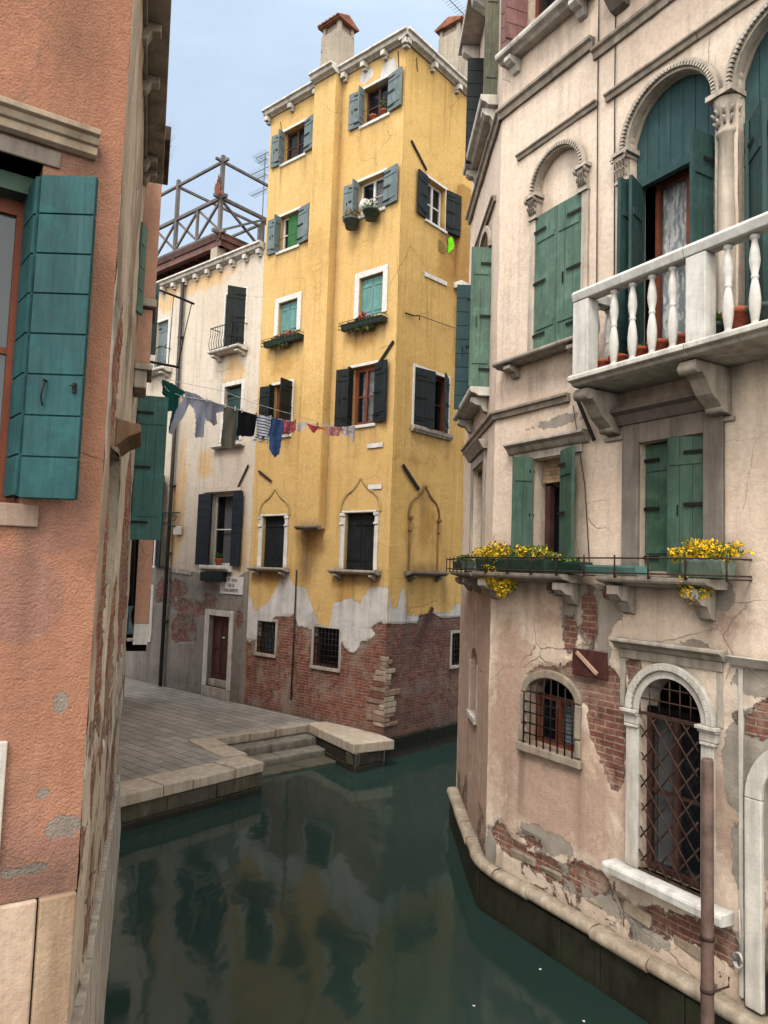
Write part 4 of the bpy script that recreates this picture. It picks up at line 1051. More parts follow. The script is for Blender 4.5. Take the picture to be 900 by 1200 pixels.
wall('front_wall', E, -4, -.0, ez0, OZ, [[jr-1.0, jr, eB+.03, lzB, 0]], .022, fnE, M['E'], oh, reveal=.28, disp=.004)
# stone base of the front
mb = MB(); mb.box(-4, -.16, -.02, .2, -.5, ez0-.004, .0); mb.build('stone_base', mk_wall('stained_base', (196,172,152), (176,150,130), (214,204,196), (150,126,110), blotch=(164,138,120), streak=.6), oh, E, bevel=.01)
mb = MB(); mb.box(-.155, -.002, -.03, .2, -.5, ez0+.0, .0); mb.build('corner_pilaster', mk_stone('creamy_base_stone', (184,160,134), (110,84,66), .8, bstr=1.2), oh, E, bevel=.01)
jl = E.uz(3.5,940)[0]; mb = MB(); mb.box(jl-.12, jl, -.02, .1, E.uz(3,1010)[1], E.uz(3,868)[1]); mb.build('window_surround', M['istria'], oh, E, bevel=.006)
# window with hood
w = window(oh, E, (jr-1.0, jr-.0, eB+.03, lzB-.11), depth=.2, wood=M['wood'], fw=.07, sashes=1, bars=1, room=M['dim'], glass=M['glass2'])
mb = MB(); mb.box(jr-1.1, E.uz(71,188)[0], -.012, .2, lzB, lzT+.0); mb.build('lintel', M['stone_d'], w, E, bevel=.006)
mb = MB(); mb.box(jr-1.0, jr, .1, .24, lzB-.11, lzB-.03); mb.build('roller_shutter_box', M['green'], w, E)
hu1 = E.uz(119,152,.11)[0]-.02; hz0 = E.uz(98,182,.03)[1]; hz1 = E.uz(119,152,.11)[1]
mb = MB(); h = hz1-hz0; prof = [(.05, hz1), (-.11, hz1), (-.105, hz1-h*.22), (-.085, hz1-h*.3), (-.07, hz1-h*.55), (-.055, hz1-h*.6), (-.045, hz1-h*.9), (-.02, hz1-h), (.05, hz1-h)]
mb.prism(prof, -1.6, hu1+.02); mb.build('window_hood', mk_stone('tan_hood_stone', (206,188,166), (110,92,78), .5), w, E, bevel=.003)
mb = MB(); mb.box(jr-1.1, E.uz(45,600)[0], -.02, .2, eB-.07, eB+.03); mb.build('sill', mk_stone('stained_sill', (168,146,130), (92,74,64), .8), w, E, bevel=.006)
zs0 = E.uz(104,586)[1]; zs1 = E.uz(104,206)[1]
lw = .2
# folding shutter: inner leaf stands out of the jamb, outer leaf folds back towards the wall
a1 = Vector((jr-.0, .10)); 
hp = E.uz(44,400,.07)[0]
wd = E.uz(104,400,.07)[0]
def free_leaf(parent, fr, p0, p1, z0, z1, mat, n, th=.034, gap=.006, name='shutter', hard=True):
    p0, p1 = Vector((p0[0], p0[1], 0)), Vector((p1[0], p1[1], 0)); d = (p1-p0); w_ = d.length; a = math.atan2(d.y, d.x)
    mb = MB(); mb.T = Matrix.Translation(p0) @ Matrix.Rotation(a, 4, 'Z')
    mb.box(0, w_, -th*.22, th*.22, z0, z1)
    for i in range(n):
        c0 = z0+(z1-z0)*i/n; c1 = z0+(z1-z0)*(i+1)/n; mb.box(.0, w_, -th/2, th/2, c0+gap*.6, c1-gap*.6)
    mb.mi = 1
    if hard:
        zc = z0+(z1-z0)*.32
        mb.tube([(w_*.33, -th/2-.012, zc-.06), (w_*.31, -th/2-.02, zc-.02), (w_*.35, -th/2-.016, zc+.04)], .005, 6); mb.tube([(w_*.35, -th/2, zc+.05), (w_*.35, -th/2-.03, zc+.05)], .006, 6)
        mb.box(w_*.84, w_*.9, -th/2-.012, -th/2, zc+.0, zc+.045); mb.tube([(w_*.82, -th/2-.02, zc+.03), (w_*.92, -th/2-.02, zc+.03)], .004, 5)
    return mb.build(name, [mat, M['iron']], parent, fr, bevel=.002)
free_leaf(w, E, (jr-.03, .16), (jr-.012, -.03), E.uz(37,585,.035)[1]+.01, E.uz(44,204,.035)[1]-.005, M['teal'], 8, hard=False)
# outer leaf endpoints: solved on the frame of wall E
Pa = (E.uz(37,400,.035)[0], -.035); ws = 66/867*3.17
free_leaf(w, E, Pa, (Pa[0]+ws*.832, Pa[1]-ws*.555), E.uz(37,585,.035)[1], E.uz(44,204,.035)[1], M['teal'], 8)

# side wall D
Dend = 8.17
dB = blobs(D, [(128,795,.5,.3),(130,770,.7,.6),(146,700,1.2,.7),(104,990,.25,.5),(120,870,.5,.15),(128,620,.5,1.3),(147,640,1.5,1.2)])
dU = blobs(D, [(112,815,.12,.35),(124,775,.15,.3),(146,770,.3,.8),(137,600,.3,.2),(150,740,.6,.5),(132,870,.4,.4),(136,420,.5,.3),(133,390,.12,.6)])
dD = blobs(D, [(142,300,.2,1.2),(150,400,.3,1.2),(133,130,.3,.8)])
def fnD(u, z):
    n = noise.noise(Vector((u*1.1, z*.9, 4)))
    return (max(bval(u, z, dB, .5)*.95, .45+.25*n if z < 3.3-.12*u+n*.5 else 0), max(bval(u, z, dU, .2), clamp(.32+.3*noise.noise(Vector((u*2, z*3, 8))))), bval(u, z, dD, .3)*.5+clamp(.25+.5*n)*.4, clamp(.35+n), clamp((.9-z)*1.5))
dwin = D.uz(141,570)[0]
wall('side_wall', D, 0, Dend, .2, OZ+.6, [[1.15, 1.9, 3.9, 4.75, 0, .15]], .06, fnD, M['D'], oh, disp=.014, reveal=.15)
mb = MB(); mb.box(1.15, 1.9, .12, .14, 3.9, 4.75); w = mb.build('window', M['dark'], oh, D)
mb = MB(); prof = [(.02, 4.96), (-.13, 4.93), (-.14, 4.88), (-.06, 4.84), (.02, 4.77)]; mb.prism(prof, 1.35, 2.0); mb.build('window_hood', mk_stone('brown_hood', (150,124,96), (80,60,44), .6), w, D, bevel=.01)
# white Istrian plinth along the water, its top edge sinks away from the corner
mb = MB(); n = 12
for i in range(n):
    ua_, ub_ = -.0+Dend*i/n, Dend*(i+1)/n
    f = lambda u: 1.86+(.92-1.86)*min(1, u/Dend)**.8
    for k, (f0, f1, o0, o1) in enumerate(((1, .72, .035, .05), (.72, .45, .05, .07), (.45, .2, .07, .09), (.2, -.3, .09, .1))):
        for s in (0,):
            j = RND.uniform(-.004, .004)
            za, zb2 = f(ua_), f(ub_)
            a = [(ua_+.004, -o1+j, za*f1), (ub_-.004, -o1+j, zb2*f1), (ub_-.004, -o0+j, zb2*f0-.006), (ua_+.004, -o0+j, za*f0-.006)]
            b = [(p[0], .1, p[2]) for p in a]
            ia = [mb.av(p) for p in a]; ib = [mb.av(p) for p in b]
            mb.af(ia); mb.af(ib[::-1])
            for q in range(4): mb.af((ia[q], ib[q], ib[(q+1) % 4], ia[(q+1) % 4]))
mb.build('plinth', mk_stone('pale_plinth_stone', (206,198,186), (110,98,84), .6), oh, D, bevel=.004)
# eaves
ev = MB(); ev.box(-1.2, 3.35, -.17, .3, OZ, OZ+.07); 
ev.build('eaves', M['stone_m'], oh, D, bevel=.006)
ev = MB()
for x in (.5,1.2,1.75,2.85,3.1):
     ev.prism_dir([(.0, OZ-.002), (-.12, OZ-.002), (-.115, OZ-.05), (-.06, OZ-.06), (-.03, OZ-.12), (0, OZ-.13)], 'x', x, x+.09)
ev.box(-1.2, 3.35, -.03, .02, OZ-.05, OZ-.003)
ev.build('eaves_brackets', M['stone_m'], oh, D, bevel=.006)
rf = MB(); rf.box(2.7, 3.5, -.215, .2, OZ+.072, OZ+.2); rf.build('roof_edge', M['tiled'], oh, D, bevel=.01)
w0 = E.world(-4, 0, 0); w1 = E.world(-4, 0, 0)+Vector((-3, 8, 0)); w2 = D.world(Dend, 3.5, 0); w3 = D.world(Dend, 0, 0)
backwall('rear_wall', [w0, w1, w2, w3], .0, OZ+.6, M['G'], oh)
mb = MB(); mb.poly([tuple(x)[:2]+(OZ+.6,) for x in (w0, w1, w2, w3)] + [tuple(E.world(0, .01, 0))[:2]+(OZ+.6,)]); mb.build('roof', M['tiled'], oh, M=Matrix.Identity(4))
g = MB(); c = (3.2, -.2, OZ+.3)
for i in range(90):
    u = RND.uniform(2.8, 3.5); l = RND.uniform(.08, .3); dx = RND.uniform(-.15, .15); dy = RND.uniform(-.13, .0); b0 = Vector((u, -.17, OZ+.2))
    g.poly([b0, b0+Vector((.006, 0, 0)), b0+Vector((dx, dy, l))])
o = g.build('grass_tuft', M['dry'], None, D); tag(o, 'dry grass growing out of the roof edge of the orange house', 'grass')
# chimney breast, corbelled from the side wall
cbu = (6.95-3.4)/.9525; 
zc0 = D.uz(175,350,.15)[1]
mb = MB()
ub0, ub1 = 4.0, 4.45
def cbwall(name, z0, z1, a, b, o):
    q = MB(); q.box(a, b, -o, .0, z0, z1); return q.build(name, M['G'], oh, D, bevel=.004)
depth_of = lambda u: 3.4+.9525*u
zat = lambda y, u: EYE+(660-y)/867*depth_of(u)
cbwall('chimney_breast', zat(350, 4.0)+.04, OZ+.75, 4.0, 4.5, .155)
cbwall('chimney_breast', zat(430, 4.0)+.04, zat(352, 4.0)-.04, 4.03, 4.47, .14)
mb = MB(); z = zat(350, 4.0); mb.box(3.97, 4.53, -.175, 0, z-.04, z+.04); mb.build('breast_moulding', M['stone_m'], oh, D, bevel=.01)
mb = MB(); z = zat(430, 4.0); mb.box(3.97, 4.53, -.17, 0, z-.02, z+.04); mb.box(4.0, 4.5, -.12, 0, z-.2, z-.018); mb.build('breast_corbel', M['stone_m'], oh, D, bevel=.01)
# shutters opening over the water
r3 = (3.0, 3.4, zat(350, 3.0), zat(235, 3.0)); leaf(oh, D, 3.25, -.0, r3[2], r3[3], .12, 22, -1, M['greenlt'], 'h', straps=False)
z0_, z1_ = zat(635, 6.4), zat(463, 6.4)
mb = MB(); mb.box(6.45, 7.2, -.004, .02, z0_, z1_); w = mb.build('window', M['dark'], oh, D)
leaf(w, D, 6.44, -.01, z0_, z1_, .375, 97, -1, mk_wood('sea_green_paint', (52,92,88), (70,108,102), .3, fs=.05), 'v', th=.04)
z0_, z1_ = zat(412, 7.2), zat(325, 7.2)
mb = MB(); mb.box(7.25, 7.6, -.004, .02, z0_, min(z1_, OZ+.55)); w = mb.build('window', M['dark'], oh, D)
leaf(w, D, 7.24, -.01, z0_, z1_, .175, 90, -1, M['dgreen'], 'v', th=.04)
# clothes-drying frame sticking out of the side wall
fr_ = thing('drying_rack', 'thin iron drying frame reaching out over the alley high on the left', 'drying rack', D.M @ Matrix.Translation((8.0, 0, 6.5)))
m_ = MB(); zt = zat(335, 8.0)-6.5; zb2 = zat(423, 8.0)-6.5
m_.tube([(0, .1, zt+.1), (.1, -.5, zt-.02), (.2, -.72, zt-.05)], .018, 6); m_.tube([(0, .1, zb2+.03), (.1, -.55, zb2)], .02, 6)
m_.tube([(.2, -.68, zt-.05), (.12, -.6, (zt+zb2)/2), (.1, -.52, zb2)], .008, 5); m_.tube([(.1, -.4, zt-.02), (.1, -.38, zb2)], .006, 5)
m_.build('rack_frame', M['iron'], fr_)

# ---------------- salmon house standing on the quay behind it
sh = thing('salmon_house', 'salmon coloured house on the quay, glimpsed between orange house and cream house', 'house', D.M @ Matrix.Translation((8.3, .3, QZ)))
wall('side_wall', D, Dend+.01, 16.5, .3, 9.0, [], .2, lambda u, z: (0, 0, .2, .4, 0), M['G'], sh, y0=.12, disp=.01, edge_back=.3)
g0 = D.world(Dend+.01, .12, 0); g1 = D.world(16.5, .12, 0); g2 = D.world(16.5, 3.5, 0); g3 = D.world(Dend+.01, 3.5, 0)
backwall('rear_wall', [g1, g2, g3, g0], .3, 9.0, M['G'], sh)
zt = zat(610, 8.4); zb2 = zat(757, 8.4)+.0
mb = MB(); mb.box(8.35, 8.9, -.315, -.10, zb2+.32, zt+.3); br_ = mb.build('chimney_breast', M['G'], sh, D, bevel=.004)
mb = MB(); mb.box(8.349, 8.901, -.316, -.099, zb2, zb2+.318); mb.build('breast_foot', M['istria_w'], sh, D, bevel=.006)
mb = MB(); mb.box(8.4, 8.9, -.30, .1, zb2-.1, zb2-.002); mb.box(8.36, 8.9, -.10, .12, zb2+.1, zt+.3); mb.build('breast_gap_shade', M['dark'], sh, D)  # solid dark boxes painted as the shade in the gap and underneath
mb = MB(); u_ = 8.22; z1_, z0_ = zat(600, 8.2), zat(745, 8.2); mb.tube([(u_, -.0, z1_+1), (u_, -.03, z0_+.4)], .045, 8); mb.mi = 1; mb.tube([(u_, -.03, z0_+.42), (u_, -.035, z0_+.1), (u_-.03, -.05, z0_)], .055, 8)
mb.build('downpipe', [M['iron'], M['bluepipe']], sh, D)

# ================================================================== ROSE HOUSE on the right (walls F and H)
rh = thing('rose_house', 'pale rose plastered house with stone balcony along the right bank', 'house', Matrix.Translation((FP[0], FP[1], 0)))
FT = 13.5
rF = F.rect
hf = dict(gr=(2.286, 2.955, 1.34, 2.80), sm=rF(618,674,818,877), w1=(.713,1.209,4.12,5.365), w2=(2.261,2.979,4.12,5.36), a1=(.702,1.447,6.62,8.56), a2=(2.101,3.082,6.02,8.44), a3=(3.31,4.29,6.02,8.44))
tz = F.uz(640,45)[1]
hf['top'] = (.42, 1.3, 10.62, 12.2); hf['dr'] = (3.52, 4.3, .2, 2.3)
rises = dict(gr=.36, sm=.2, w1=0, w2=0, a1=.38, a2=.5, a3=.5, top=0, dr=.4)
F_holes = [list(hf[k])+[rises[k]] for k in hf]
bF = blobs(F, [(640,795,.3,.16),(690,725,.12,.3),(668,740,.1,.25),(690,800,.5,.22),(715,860,.25,.35),(722,905,.1,.2),(715,840,.3,.25),(660,690,.2,.1),(600,990,.28,.1),(640,1015,.3,.1),(690,1030,.3,.12),(620,985,.2,.06),(770,1080,.25,.12),(830,1100,.5,.12),(880,850,.2,.08),(896,845,.1,.2),(850,1105,.25,.12),(741,785,.1,.15),(715,690,.12,.1),(585,975,.12,.12)])
uF = blobs(F, [(690,715,.45,.3),(700,760,.2,.2),(640,985,.45,.13),(670,1030,.4,.15),(720,1060,.3,.15),(820,770,.15,.1),(878,900,.25,.5),(895,800,.3,.12),(760,1095,.3,.1),(575,1000,.1,.3),(815,760,.25,.08),(870,1010,.1,.4),(650,495,.45,.06),(845,700,.15,.15)])
tF = blobs(F, [(640,900,1.2,.9),(740,950,.3,.9),(600,850,.6,1.4),(690,960,.5,.5),(850,950,.5,.6),(600,760,.4,.6),(855,720,.3,.3),(640,720,.4,.25)])
dF = blobs(F, [(850,700,.25,.4),(850,930,.12,.5),(625,690,.4,.12),(775,690,.5,.1),(675,520,.06,.3),(760,460,.7,.08),(655,440,.5,.06),(860,880,.08,.3)])
def fnF(u, z):
    n = noise.noise(Vector((u*1.3, z*1.1, 2)))
    low = clamp((4.0-z)*.8+.4+n*.5)
    return (max(min(.64, bval(u, z, bF, .4)), .46 if z < 1.05 and n > .0 else 0), bval(u, z, uF, .3)*.95, bval(u, z, dF, .3)*.5 + clamp((1.0-z))*.4, max(bval(u, z, tF, .8)*.75, low*.36), clamp((.55-z)*4))
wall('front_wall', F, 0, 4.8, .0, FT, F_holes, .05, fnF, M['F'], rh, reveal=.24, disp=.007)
wall('front_wall', F, 4.8, 11, .0, FT, [], .4, zero, M['F'], rh, disp=.0)
hH = dict(low=(-1.6,-1.0,2.1,2.8), w2=(-1.75,-.75,4.3,5.55), mid=(-1.65,-.62,6.5,8.45), top=(-1.7,-.5,10.45,12.3))
riseH = dict(low=.2, w2=0, mid=.4, top=.35)
H_holes = [list(hH[k])+[riseH[k]] for k in hH]
def fnH(u, z):
    n = noise.noise(Vector((u*1.3+5, z*1.1, 2)))
    return (.5 if z < 1.1 and n > .15 else 0, clamp(.3+n*.3), clamp(1.2-z)*.5, clamp((4.5-z)*.8+.2+n*.5)*.7, clamp((.55-z)*4))
HL = -2.9
wall('end_wall', H, HL, 0, .0, FT, H_holes, .06, fnH, M['F'], rh, reveal=.24)
h1 = H.world(HL, 0, 0); h2 = h1+Vector((5, 2.0, 0)); h3 = F.world(11, 0, 0); h4 = h3+Vector((4, 3, 0))
backwall('rear_wall', [h1, h2, h4, h3], 0, FT, M['F'], rh)
mb = MB(); mb.poly([(p.x, p.y, FT+.0) for p in (F.world(0,0,0), h1, h2, h4, h3)]); mb.build('roof', M['tiled'], rh, M=Matrix.Identity(4))

# rounded stone base moulding, dark wet footing below
def torus(fr, a, b, seg, mat):
    mb = MB(); u = a; r = .062
    while u < b-1e-6:
        v = min(b, u+seg*RND.uniform(.45, 1.2)); j = RND.uniform(-.016, .012); dz = RND.uniform(-.008, .008)
        pr = [(.05, .65+dz)]+[(-.08-r*cos(t)+j, .585+dz+r*sin(t)) for t in [radians(x) for x in range(90, -91, -20)]]+[(.05, .51)]
        mb.prism(pr, u+.004, v-.004); u = v
    return mb.build('base_moulding', mat, rh, fr, smooth_all=False, bevel=.006)
bm_ = mk_stone('tan_base_moulding', (196,182,162), (108,92,76), .8, bstr=1.4)
torus(F, .3, 11, .9, bm_); torus(H, HL, -.3, .9, bm_)
mb = MB(); r = .062; q0, q1, q2 = H.world(-.3, 0, 0), H.world(0, 0, 0), F.world(.3, 0, 0); prev = None; NB = 8
for i in range(NB+1):
    t_ = i/NB; p = q0*(1-t_)**2+q1*2*t_*(1-t_)+q2*t_*t_; tg = ((q1-q0)*(1-t_)+(q2-q1)*t_).normalized(); inn = Vector((-tg.y, tg.x, 0))
    ring = [mb.av((p.x+inn.x*y, p.y+inn.y*y, z)) for y, z in [(.08, .65)]+[(-.08-r*cos(a), .585+r*sin(a)) for a in [radians(x) for x in range(90, -91, -20)]]+[(.08, .51)]]
    if prev:
        for k in range(len(ring)): m_ = (k+1) % len(ring); mb.af((prev[k], prev[m_], ring[m_], ring[k]), True)
    prev = ring
mb.build('base_moulding', bm_, rh, M=Matrix.Identity(4))
def footing(fr, a, b):
    mb = MB(); u = a
    while u < b-1e-6:
        v = min(b, u+RND.uniform(.5, 1.0)); j = RND.uniform(0, .012); mb.box(u+.004, v-.004, -.10+j, .1, -.6, .505); u = v
    return mb.build('footing', M['stone_wet'], rh, fr, bevel=.012)
footing(F, 0.0, 11); footing(H, HL, -.01)
# exposed rough stones in the lowest band
rub = mk_stone('ochre_rubble', (182,168,148), (110,92,74), .8, bstr=1.4)
for (px, py, w_, h_) in ((612,1006,.42,.09),(645,1024,.3,.08),(690,1052,.36,.09),(745,1070,.34,.12),(806,1112,.3,.1)):
    mb = MB(); u, z = F.uz(px, py); mb.box(u-w_/2, u+w_/2, -.006, .1, z-h_/2, z+h_/2, .022); mb.build('base_stone', rub, rh, F, bevel=.02)

def string(name, fr, u0, u1, z, h, out, mat, parent=None, seg=1.1):
    mb = MB(); u = u0
    while u < u1-1e-4:
        v = min(u1, u+seg*RND.uniform(.8, 1.2)); j = RND.uniform(-.005, .005)
        mb.prism([(.02, z), (.02, z+h), (-out+j, z+h), (-out+j, z+h*.7), (-out*.6+j, z+h*.55), (-out*.45+j, z)], u+.002, v-.002); u = v
    return mb.build(name, mat, parent or rh, fr, bevel=.005)
sm_ = mk_stone('grey_brown_moulding', (178,166,150), (104,94,84), .6)
string('string_course', F, -.04, 1.6, 9.86, .13, .09, sm_); string('string_course', H, HL, .04, 9.86, .13, .09, sm_)
string('string_course', F, 1.6, 4.8, 9.7, .12, .09, sm_)
string('hood_moulding', F, .34, 1.66, 9.15, .07, .06, sm_); string('hood_moulding', F, 1.78, 4.8, 9.12, .08, .07, sm_)
string('string_course', F, -.04, 1.3, 5.95, .1, .07, sm_); string('string_course', H, HL, .04, 5.95, .1, .07, sm_)
string('hood_moulding', H, -2.0, -.3, 8.95, .08, .07, sm_)

def capital(mb, u, z, w, h, out=.09):
    """a small leafy capital between z and z+h"""
    mb.prism([(.1, z+h-.05), (.1, z+h), (-out, z+h), (-out, z+h-.04)], u-w/2-.03, u+w/2+.03)
    mb.box(u-w/2, u+w/2, -out*.75, .1, z+h-.09, z+h-.052); mb.box(u-w/2+.015, u+w/2-.015, -out*.5, .1, z, z+h-.09)
    for i in range(4):
        for k in range(2):
            x = u-w/2+w*(i+.5)/4; zz = z+.03+(h-.12)*k*.5
            mb.tube([(x, -out*.5, zz), (x, -out*.72, zz+.05), (x, -out*.95, zz+.075), (x, -out*.85, zz+.05)], .014, 5)
    for s in (-1, 1): mb.tube([(u+s*w*.5, -out, z+h-.1), (u+s*w*.62, -out*1.05, z+h-.07), (u+s*w*.5, -out, z+h-.055)], .018, 5)
    mb.box(u-w/2-.01, u+w/2+.01, -out*.6, .1, z-.03, z-.002)
def dentil_arch(mb, uc, zs, rin, w=.085, n=34):
    mb.arch(uc, zs, rin, rin+w*.45, -.05, .06, n=26); mb.arch(uc, zs, rin+w*.45+.001, rin+w, -.075, .02, n=26)
    for i in range(n):
        t = pi*(i+.5)/n; r = rin+w*.46; c = Vector((uc+r*cos(t), -.066, zs+r*sin(t)))
        d = Vector((cos(t), 0, sin(t))); tn = Vector((-sin(t), 0, cos(t)))*.011; d = d*.018
        i8 = [mb.av(c+a*d+b*tn+Vector((0, y, 0))) for y in (.02, -.025) for a, b in ((-1,-1),(1,-1),(1,1),(-1,1))]
        for q in ((0,1,2,3),(7,6,5,4),(0,4,5,1),(1,5,6,2),(2,6,7,3),(3,7,4,0)): mb.af([i8[k] for k in q])
carved = mk_stone('carved_stone', (216,204,188), (120,110,98), .45, bstr=1.0)
shaft = mk_stone('weathered_shaft', (216,202,184), (118,108,98), .6)
# arched window with closed faded shutters
r = hf['a1']; mb = MB(); uc = (r[0]+r[1])/2
mb.box(r[0], r[1], .13, .15, r[2], r[3]-.06); w = mb.build('window', M['dark'], rh, F)
fl = MB(); n = 20; rr = (r[1]-r[0])/2
ia = [fl.av((uc+rr*cos(pi*i/n), .055, r[3]-.16+(.16 if 0 < i < n else 0)+rises['a1']*sin(pi*i/n))) for i in range(n+1)]
fl.af([fl.av((r[0], .055, r[3]-.3))]+ia[::-1]+[fl.av((r[1], .055, r[3]-.3))])
fl.v = [Vector((p.x, p.y, min(p.z, r[3]+rises['a1']))) for p in fl.v]
fl.build('tympanum', M['F'], w, F)
for s, h in ((-1, r[0]+.003), (1, r[1]-.003)): leaf(w, F, h, .0, r[2]+.01, r[3]-.28, (r[1]-r[0])/2-.006, 2, s, M['greenlt'], 'v', th=.03)
mb = MB()
for s, x in ((-1, r[0]), (1, r[1])):
    mb.box(x-(.1 if s < 0 else -.003), x+(.1 if s > 0 else -.003), -.03, .12, r[2], r[3]-.3)
mb.build('window_surround', shaft, w, F, bevel=.01)
mb = MB(); dentil_arch(mb, uc, r[3], rr, .07, 30); capital(mb, r[0]-.03, r[3]-.27, .13, .27); capital(mb, r[1]+.03, r[3]-.27, .13, .27)
mb.build('carved_arch', carved, w, F)
sill(w, F, .16, 1.66, 6.6, .07, .2, M['stone_m'], brackets=(.4, 1.45), bw=.12)
# balcony doors
def bigarch(r, rise, side_open=True):
    uc = (r[0]+r[1])/2; rr = (r[1]-r[0])/2; y = .10
    mb = MB(); n = 18
    tz0 = r[3]-.32
    for i in range(7):          # boarded tympanum
        a = r[0]+(r[1]-r[0])*i/7+.003; b = r[0]+(r[1]-r[0])*(i+1)/7-.003
        za = r[3]+sqrt(max(0, rr*rr-(a-uc)**2))*rise/rr; zb = r[3]+sqrt(max(0, rr*rr-(b-uc)**2))*rise/rr
        mb.prism_dir([(a, tz0), (b, tz0), (b, zb+.02), (a, za+.02)], 'y', y, y+.03)
    mb.box(r[0], r[1], y-.02, y+.05, tz0-.09, tz0-.001)
    mb.box(r[0], r[0]+.07, y-.01, y+.05, r[2], tz0-.092); mb.box(r[1]-.07, r[1], y-.01, y+.05, r[2], tz0-.092)
    w = mb.build('balcony_door', M['blueg'], rh, F)
    q = MB(); a, b, yb = r[0]-.1, r[1]+.1, .9
    q.poly([(a, yb, 5.9), (b, yb, 5.9), (b, yb, 9.2), (a, yb, 9.2)]); q.poly([(a, y+.3, tz0+.1), (b, y+.3, tz0+.1), (b, yb, tz0+.1), (a, yb, tz0+.1)])
    for x in (a, b): q.poly([(x, y+.25, 5.9), (x, yb, 5.9), (x, yb, 9.2), (x, y+.25, 9.2)])
    q.build('room', M['dark'], w, F)
    s = MB(); y2 = .27; u0, u1, z0, z1 = r[0]+.1, r[1]-.1, r[2], tz0-.02
    for x0, x1 in ((u0, u0+.05), (u1-.05, u1), (uc-.02, uc+.02)): s.box(x0, x1, y2, y2+.05, z0, z1)
    for zz in (z0+.06, z0+1.22, z1-.03): s.box(u0+.05, uc-.02, y2+.003, y2+.045, zz-.035, zz+.03); s.box(uc+.02, u1-.05, y2+.003, y2+.045, zz-.035, zz+.03)
    s = s.build('sash', M['wood'], w, F)
    cu = MB(); n = 60; ya = y2+.07
    for k in range(n):
        xa = u0+(u1-u0)*k/n; xb = u0+(u1-u0)*(k+1)/n; f = lambda i: ya+.02+.02*sin(i*1.1)+.01*sin(i*2.9)
        cu.poly([(xa, f(k), z0), (xb, f(k+1), z0), (xb, f(k+1), z1), (xa, f(k), z1)], True)
    cu.build('curtain', M['lace'], w, F)
    g = MB(); g.poly([(u0, y2+.02, z0), (u1, y2+.02, z0), (u1, y2+.02, z1), (u0, y2+.02, z1)]); g.build('pane', mk_glass('clear_pane', (60,64,66), .25), w, F)
    c = MB(); dentil_arch(c, uc, r[3], rr, .09, 44); c.build('carved_arch', carved, w, F)
    return w, tz0
w2, tz0 = bigarch(hf['a2'], .5); w3, _ = bigarch(hf['a3'], .5)
r = hf['a2']
leaf(w2, F, r[0]+.07, .03, r[2]+.02, tz0-.1, .3, 84, -1, M['dgreen'], 'v', th=.04); leaf(w2, F, r[0]+.1, .05, r[2]+.02, tz0-.1, .28, 70, -1, M['dgreen'], 'v', th=.03, straps=False)
leaf(w2, F, r[1]-.06, .04, r[2]+.02, tz0+.0, .28, 88, 1, M['dgreen'], 'v', th=.04)
r = hf['a3']; leaf(w3, F, r[0]+.08, .04, r[2]+.02, tz0-.06, .36, 38, -1, M['dgreen'], 'v', th=.04); leaf(w3, F, r[0]+.06, .05, r[2]+.02, tz0-.06, .1, 60, -1, M['dgreen'], 'v', th=.03, straps=False)
mb = MB(); capital(mb, hf['a2'][0]-.07, 8.14, .16, .3); mb.box(hf['a2'][0]-.14, hf['a2'][0]-.003, -.03, .12, 6.0, 8.11); mb.build('door_pilaster', shaft, rh, F, bevel=.006)
# column between the two arches
cu_ = (hf['a2'][1]+hf['a3'][0])/2; cy = .02
mb = MB(); mb.lathe((cu_, cy, 0), [(.13, 6.0), (.13, 6.06), (.115, 6.1), (.09, 6.16), (.092, 6.9), (.086, 7.5), (.078, 8.02), (.095, 8.04), (.095, 8.07), (.08, 8.09), (.082, 8.16), (.1, 8.28), (.125, 8.36), (.105, 8.37)], 24)
for i in range(10):
    t = 2*pi*i/10
    for z, ro in ((8.12, .085), (8.2, .1)): mb.tube([(cu_+ro*cos(t), cy+ro*sin(t), z), (cu_+(ro+.015)*cos(t), cy+(ro+.015)*sin(t), z+.04), (cu_+(ro+.035)*cos(t), cy+(ro+.035)*sin(t), z+.06)], .013, 5)
mb.box(cu_-.13, cu_+.13, cy-.14, cy+.14, 8.372, 8.42)
mb.build('column', shaft, rh, F)
mb = MB(); mb.box(hf['a2'][1]+.001, hf['a3'][0]-.001, .16, .2, 6, 8.4); 
# balcony: slab, corbels, balustrade
OFB = .58
bal = None
ul, ur = 1.86, 4.9
f1 = F.uz(665.7,445.5,OFB); zf = f1[1]+.02
mb = MB(); z1 = zf+.02
prof = [(.05, z1), (-OFB, z1), (-OFB-.02, z1-.02), (-OFB-.02, z1-.06), (-OFB+.03, z1-.075), (-OFB+.05, z1-.1), (-OFB+.1, z1-.11), (.05, z1-.12)]
u = ul
while u < ur: v = min(ur, u+1.35); mb.prism(prof, u+.002, v-.002); u = v
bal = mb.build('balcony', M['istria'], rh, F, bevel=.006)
zr = F.uz(678,342,OFB-.05)[1]
for uu, lab in ((1.93, 0), (3.16, 0), (4.45, 0)):
    mb = MB(); o = OFB-.1; zt = z1-.125
    mb.prism_dir([(.0, zt), (-o, zt), (-o-.02, zt-.05), (-o, zt-.1), (-o*.93, zt-.11), (-o*.86, zt-.09), (-o*.72, zt-.14), (-o*.55, zt-.26), (-o*.35, zt-.33), (-.08, zt-.40), (0, zt-.42)], 'x', uu-.085, uu+.085)
    mb.tube([(uu-.09, -o+.03, zt-.06), (uu+.09, -o+.03, zt-.06)], .055, 10); mb.tube([(uu-.09, -.09, zt-.36), (uu+.09, -.09, zt-.36)], .045, 10)
    mb.box(uu-.12, uu+.12, -.03, .02, zt-.47, zt-.43)
    mb.build('corbel', M['stone_m'], bal, F, bevel=.008)
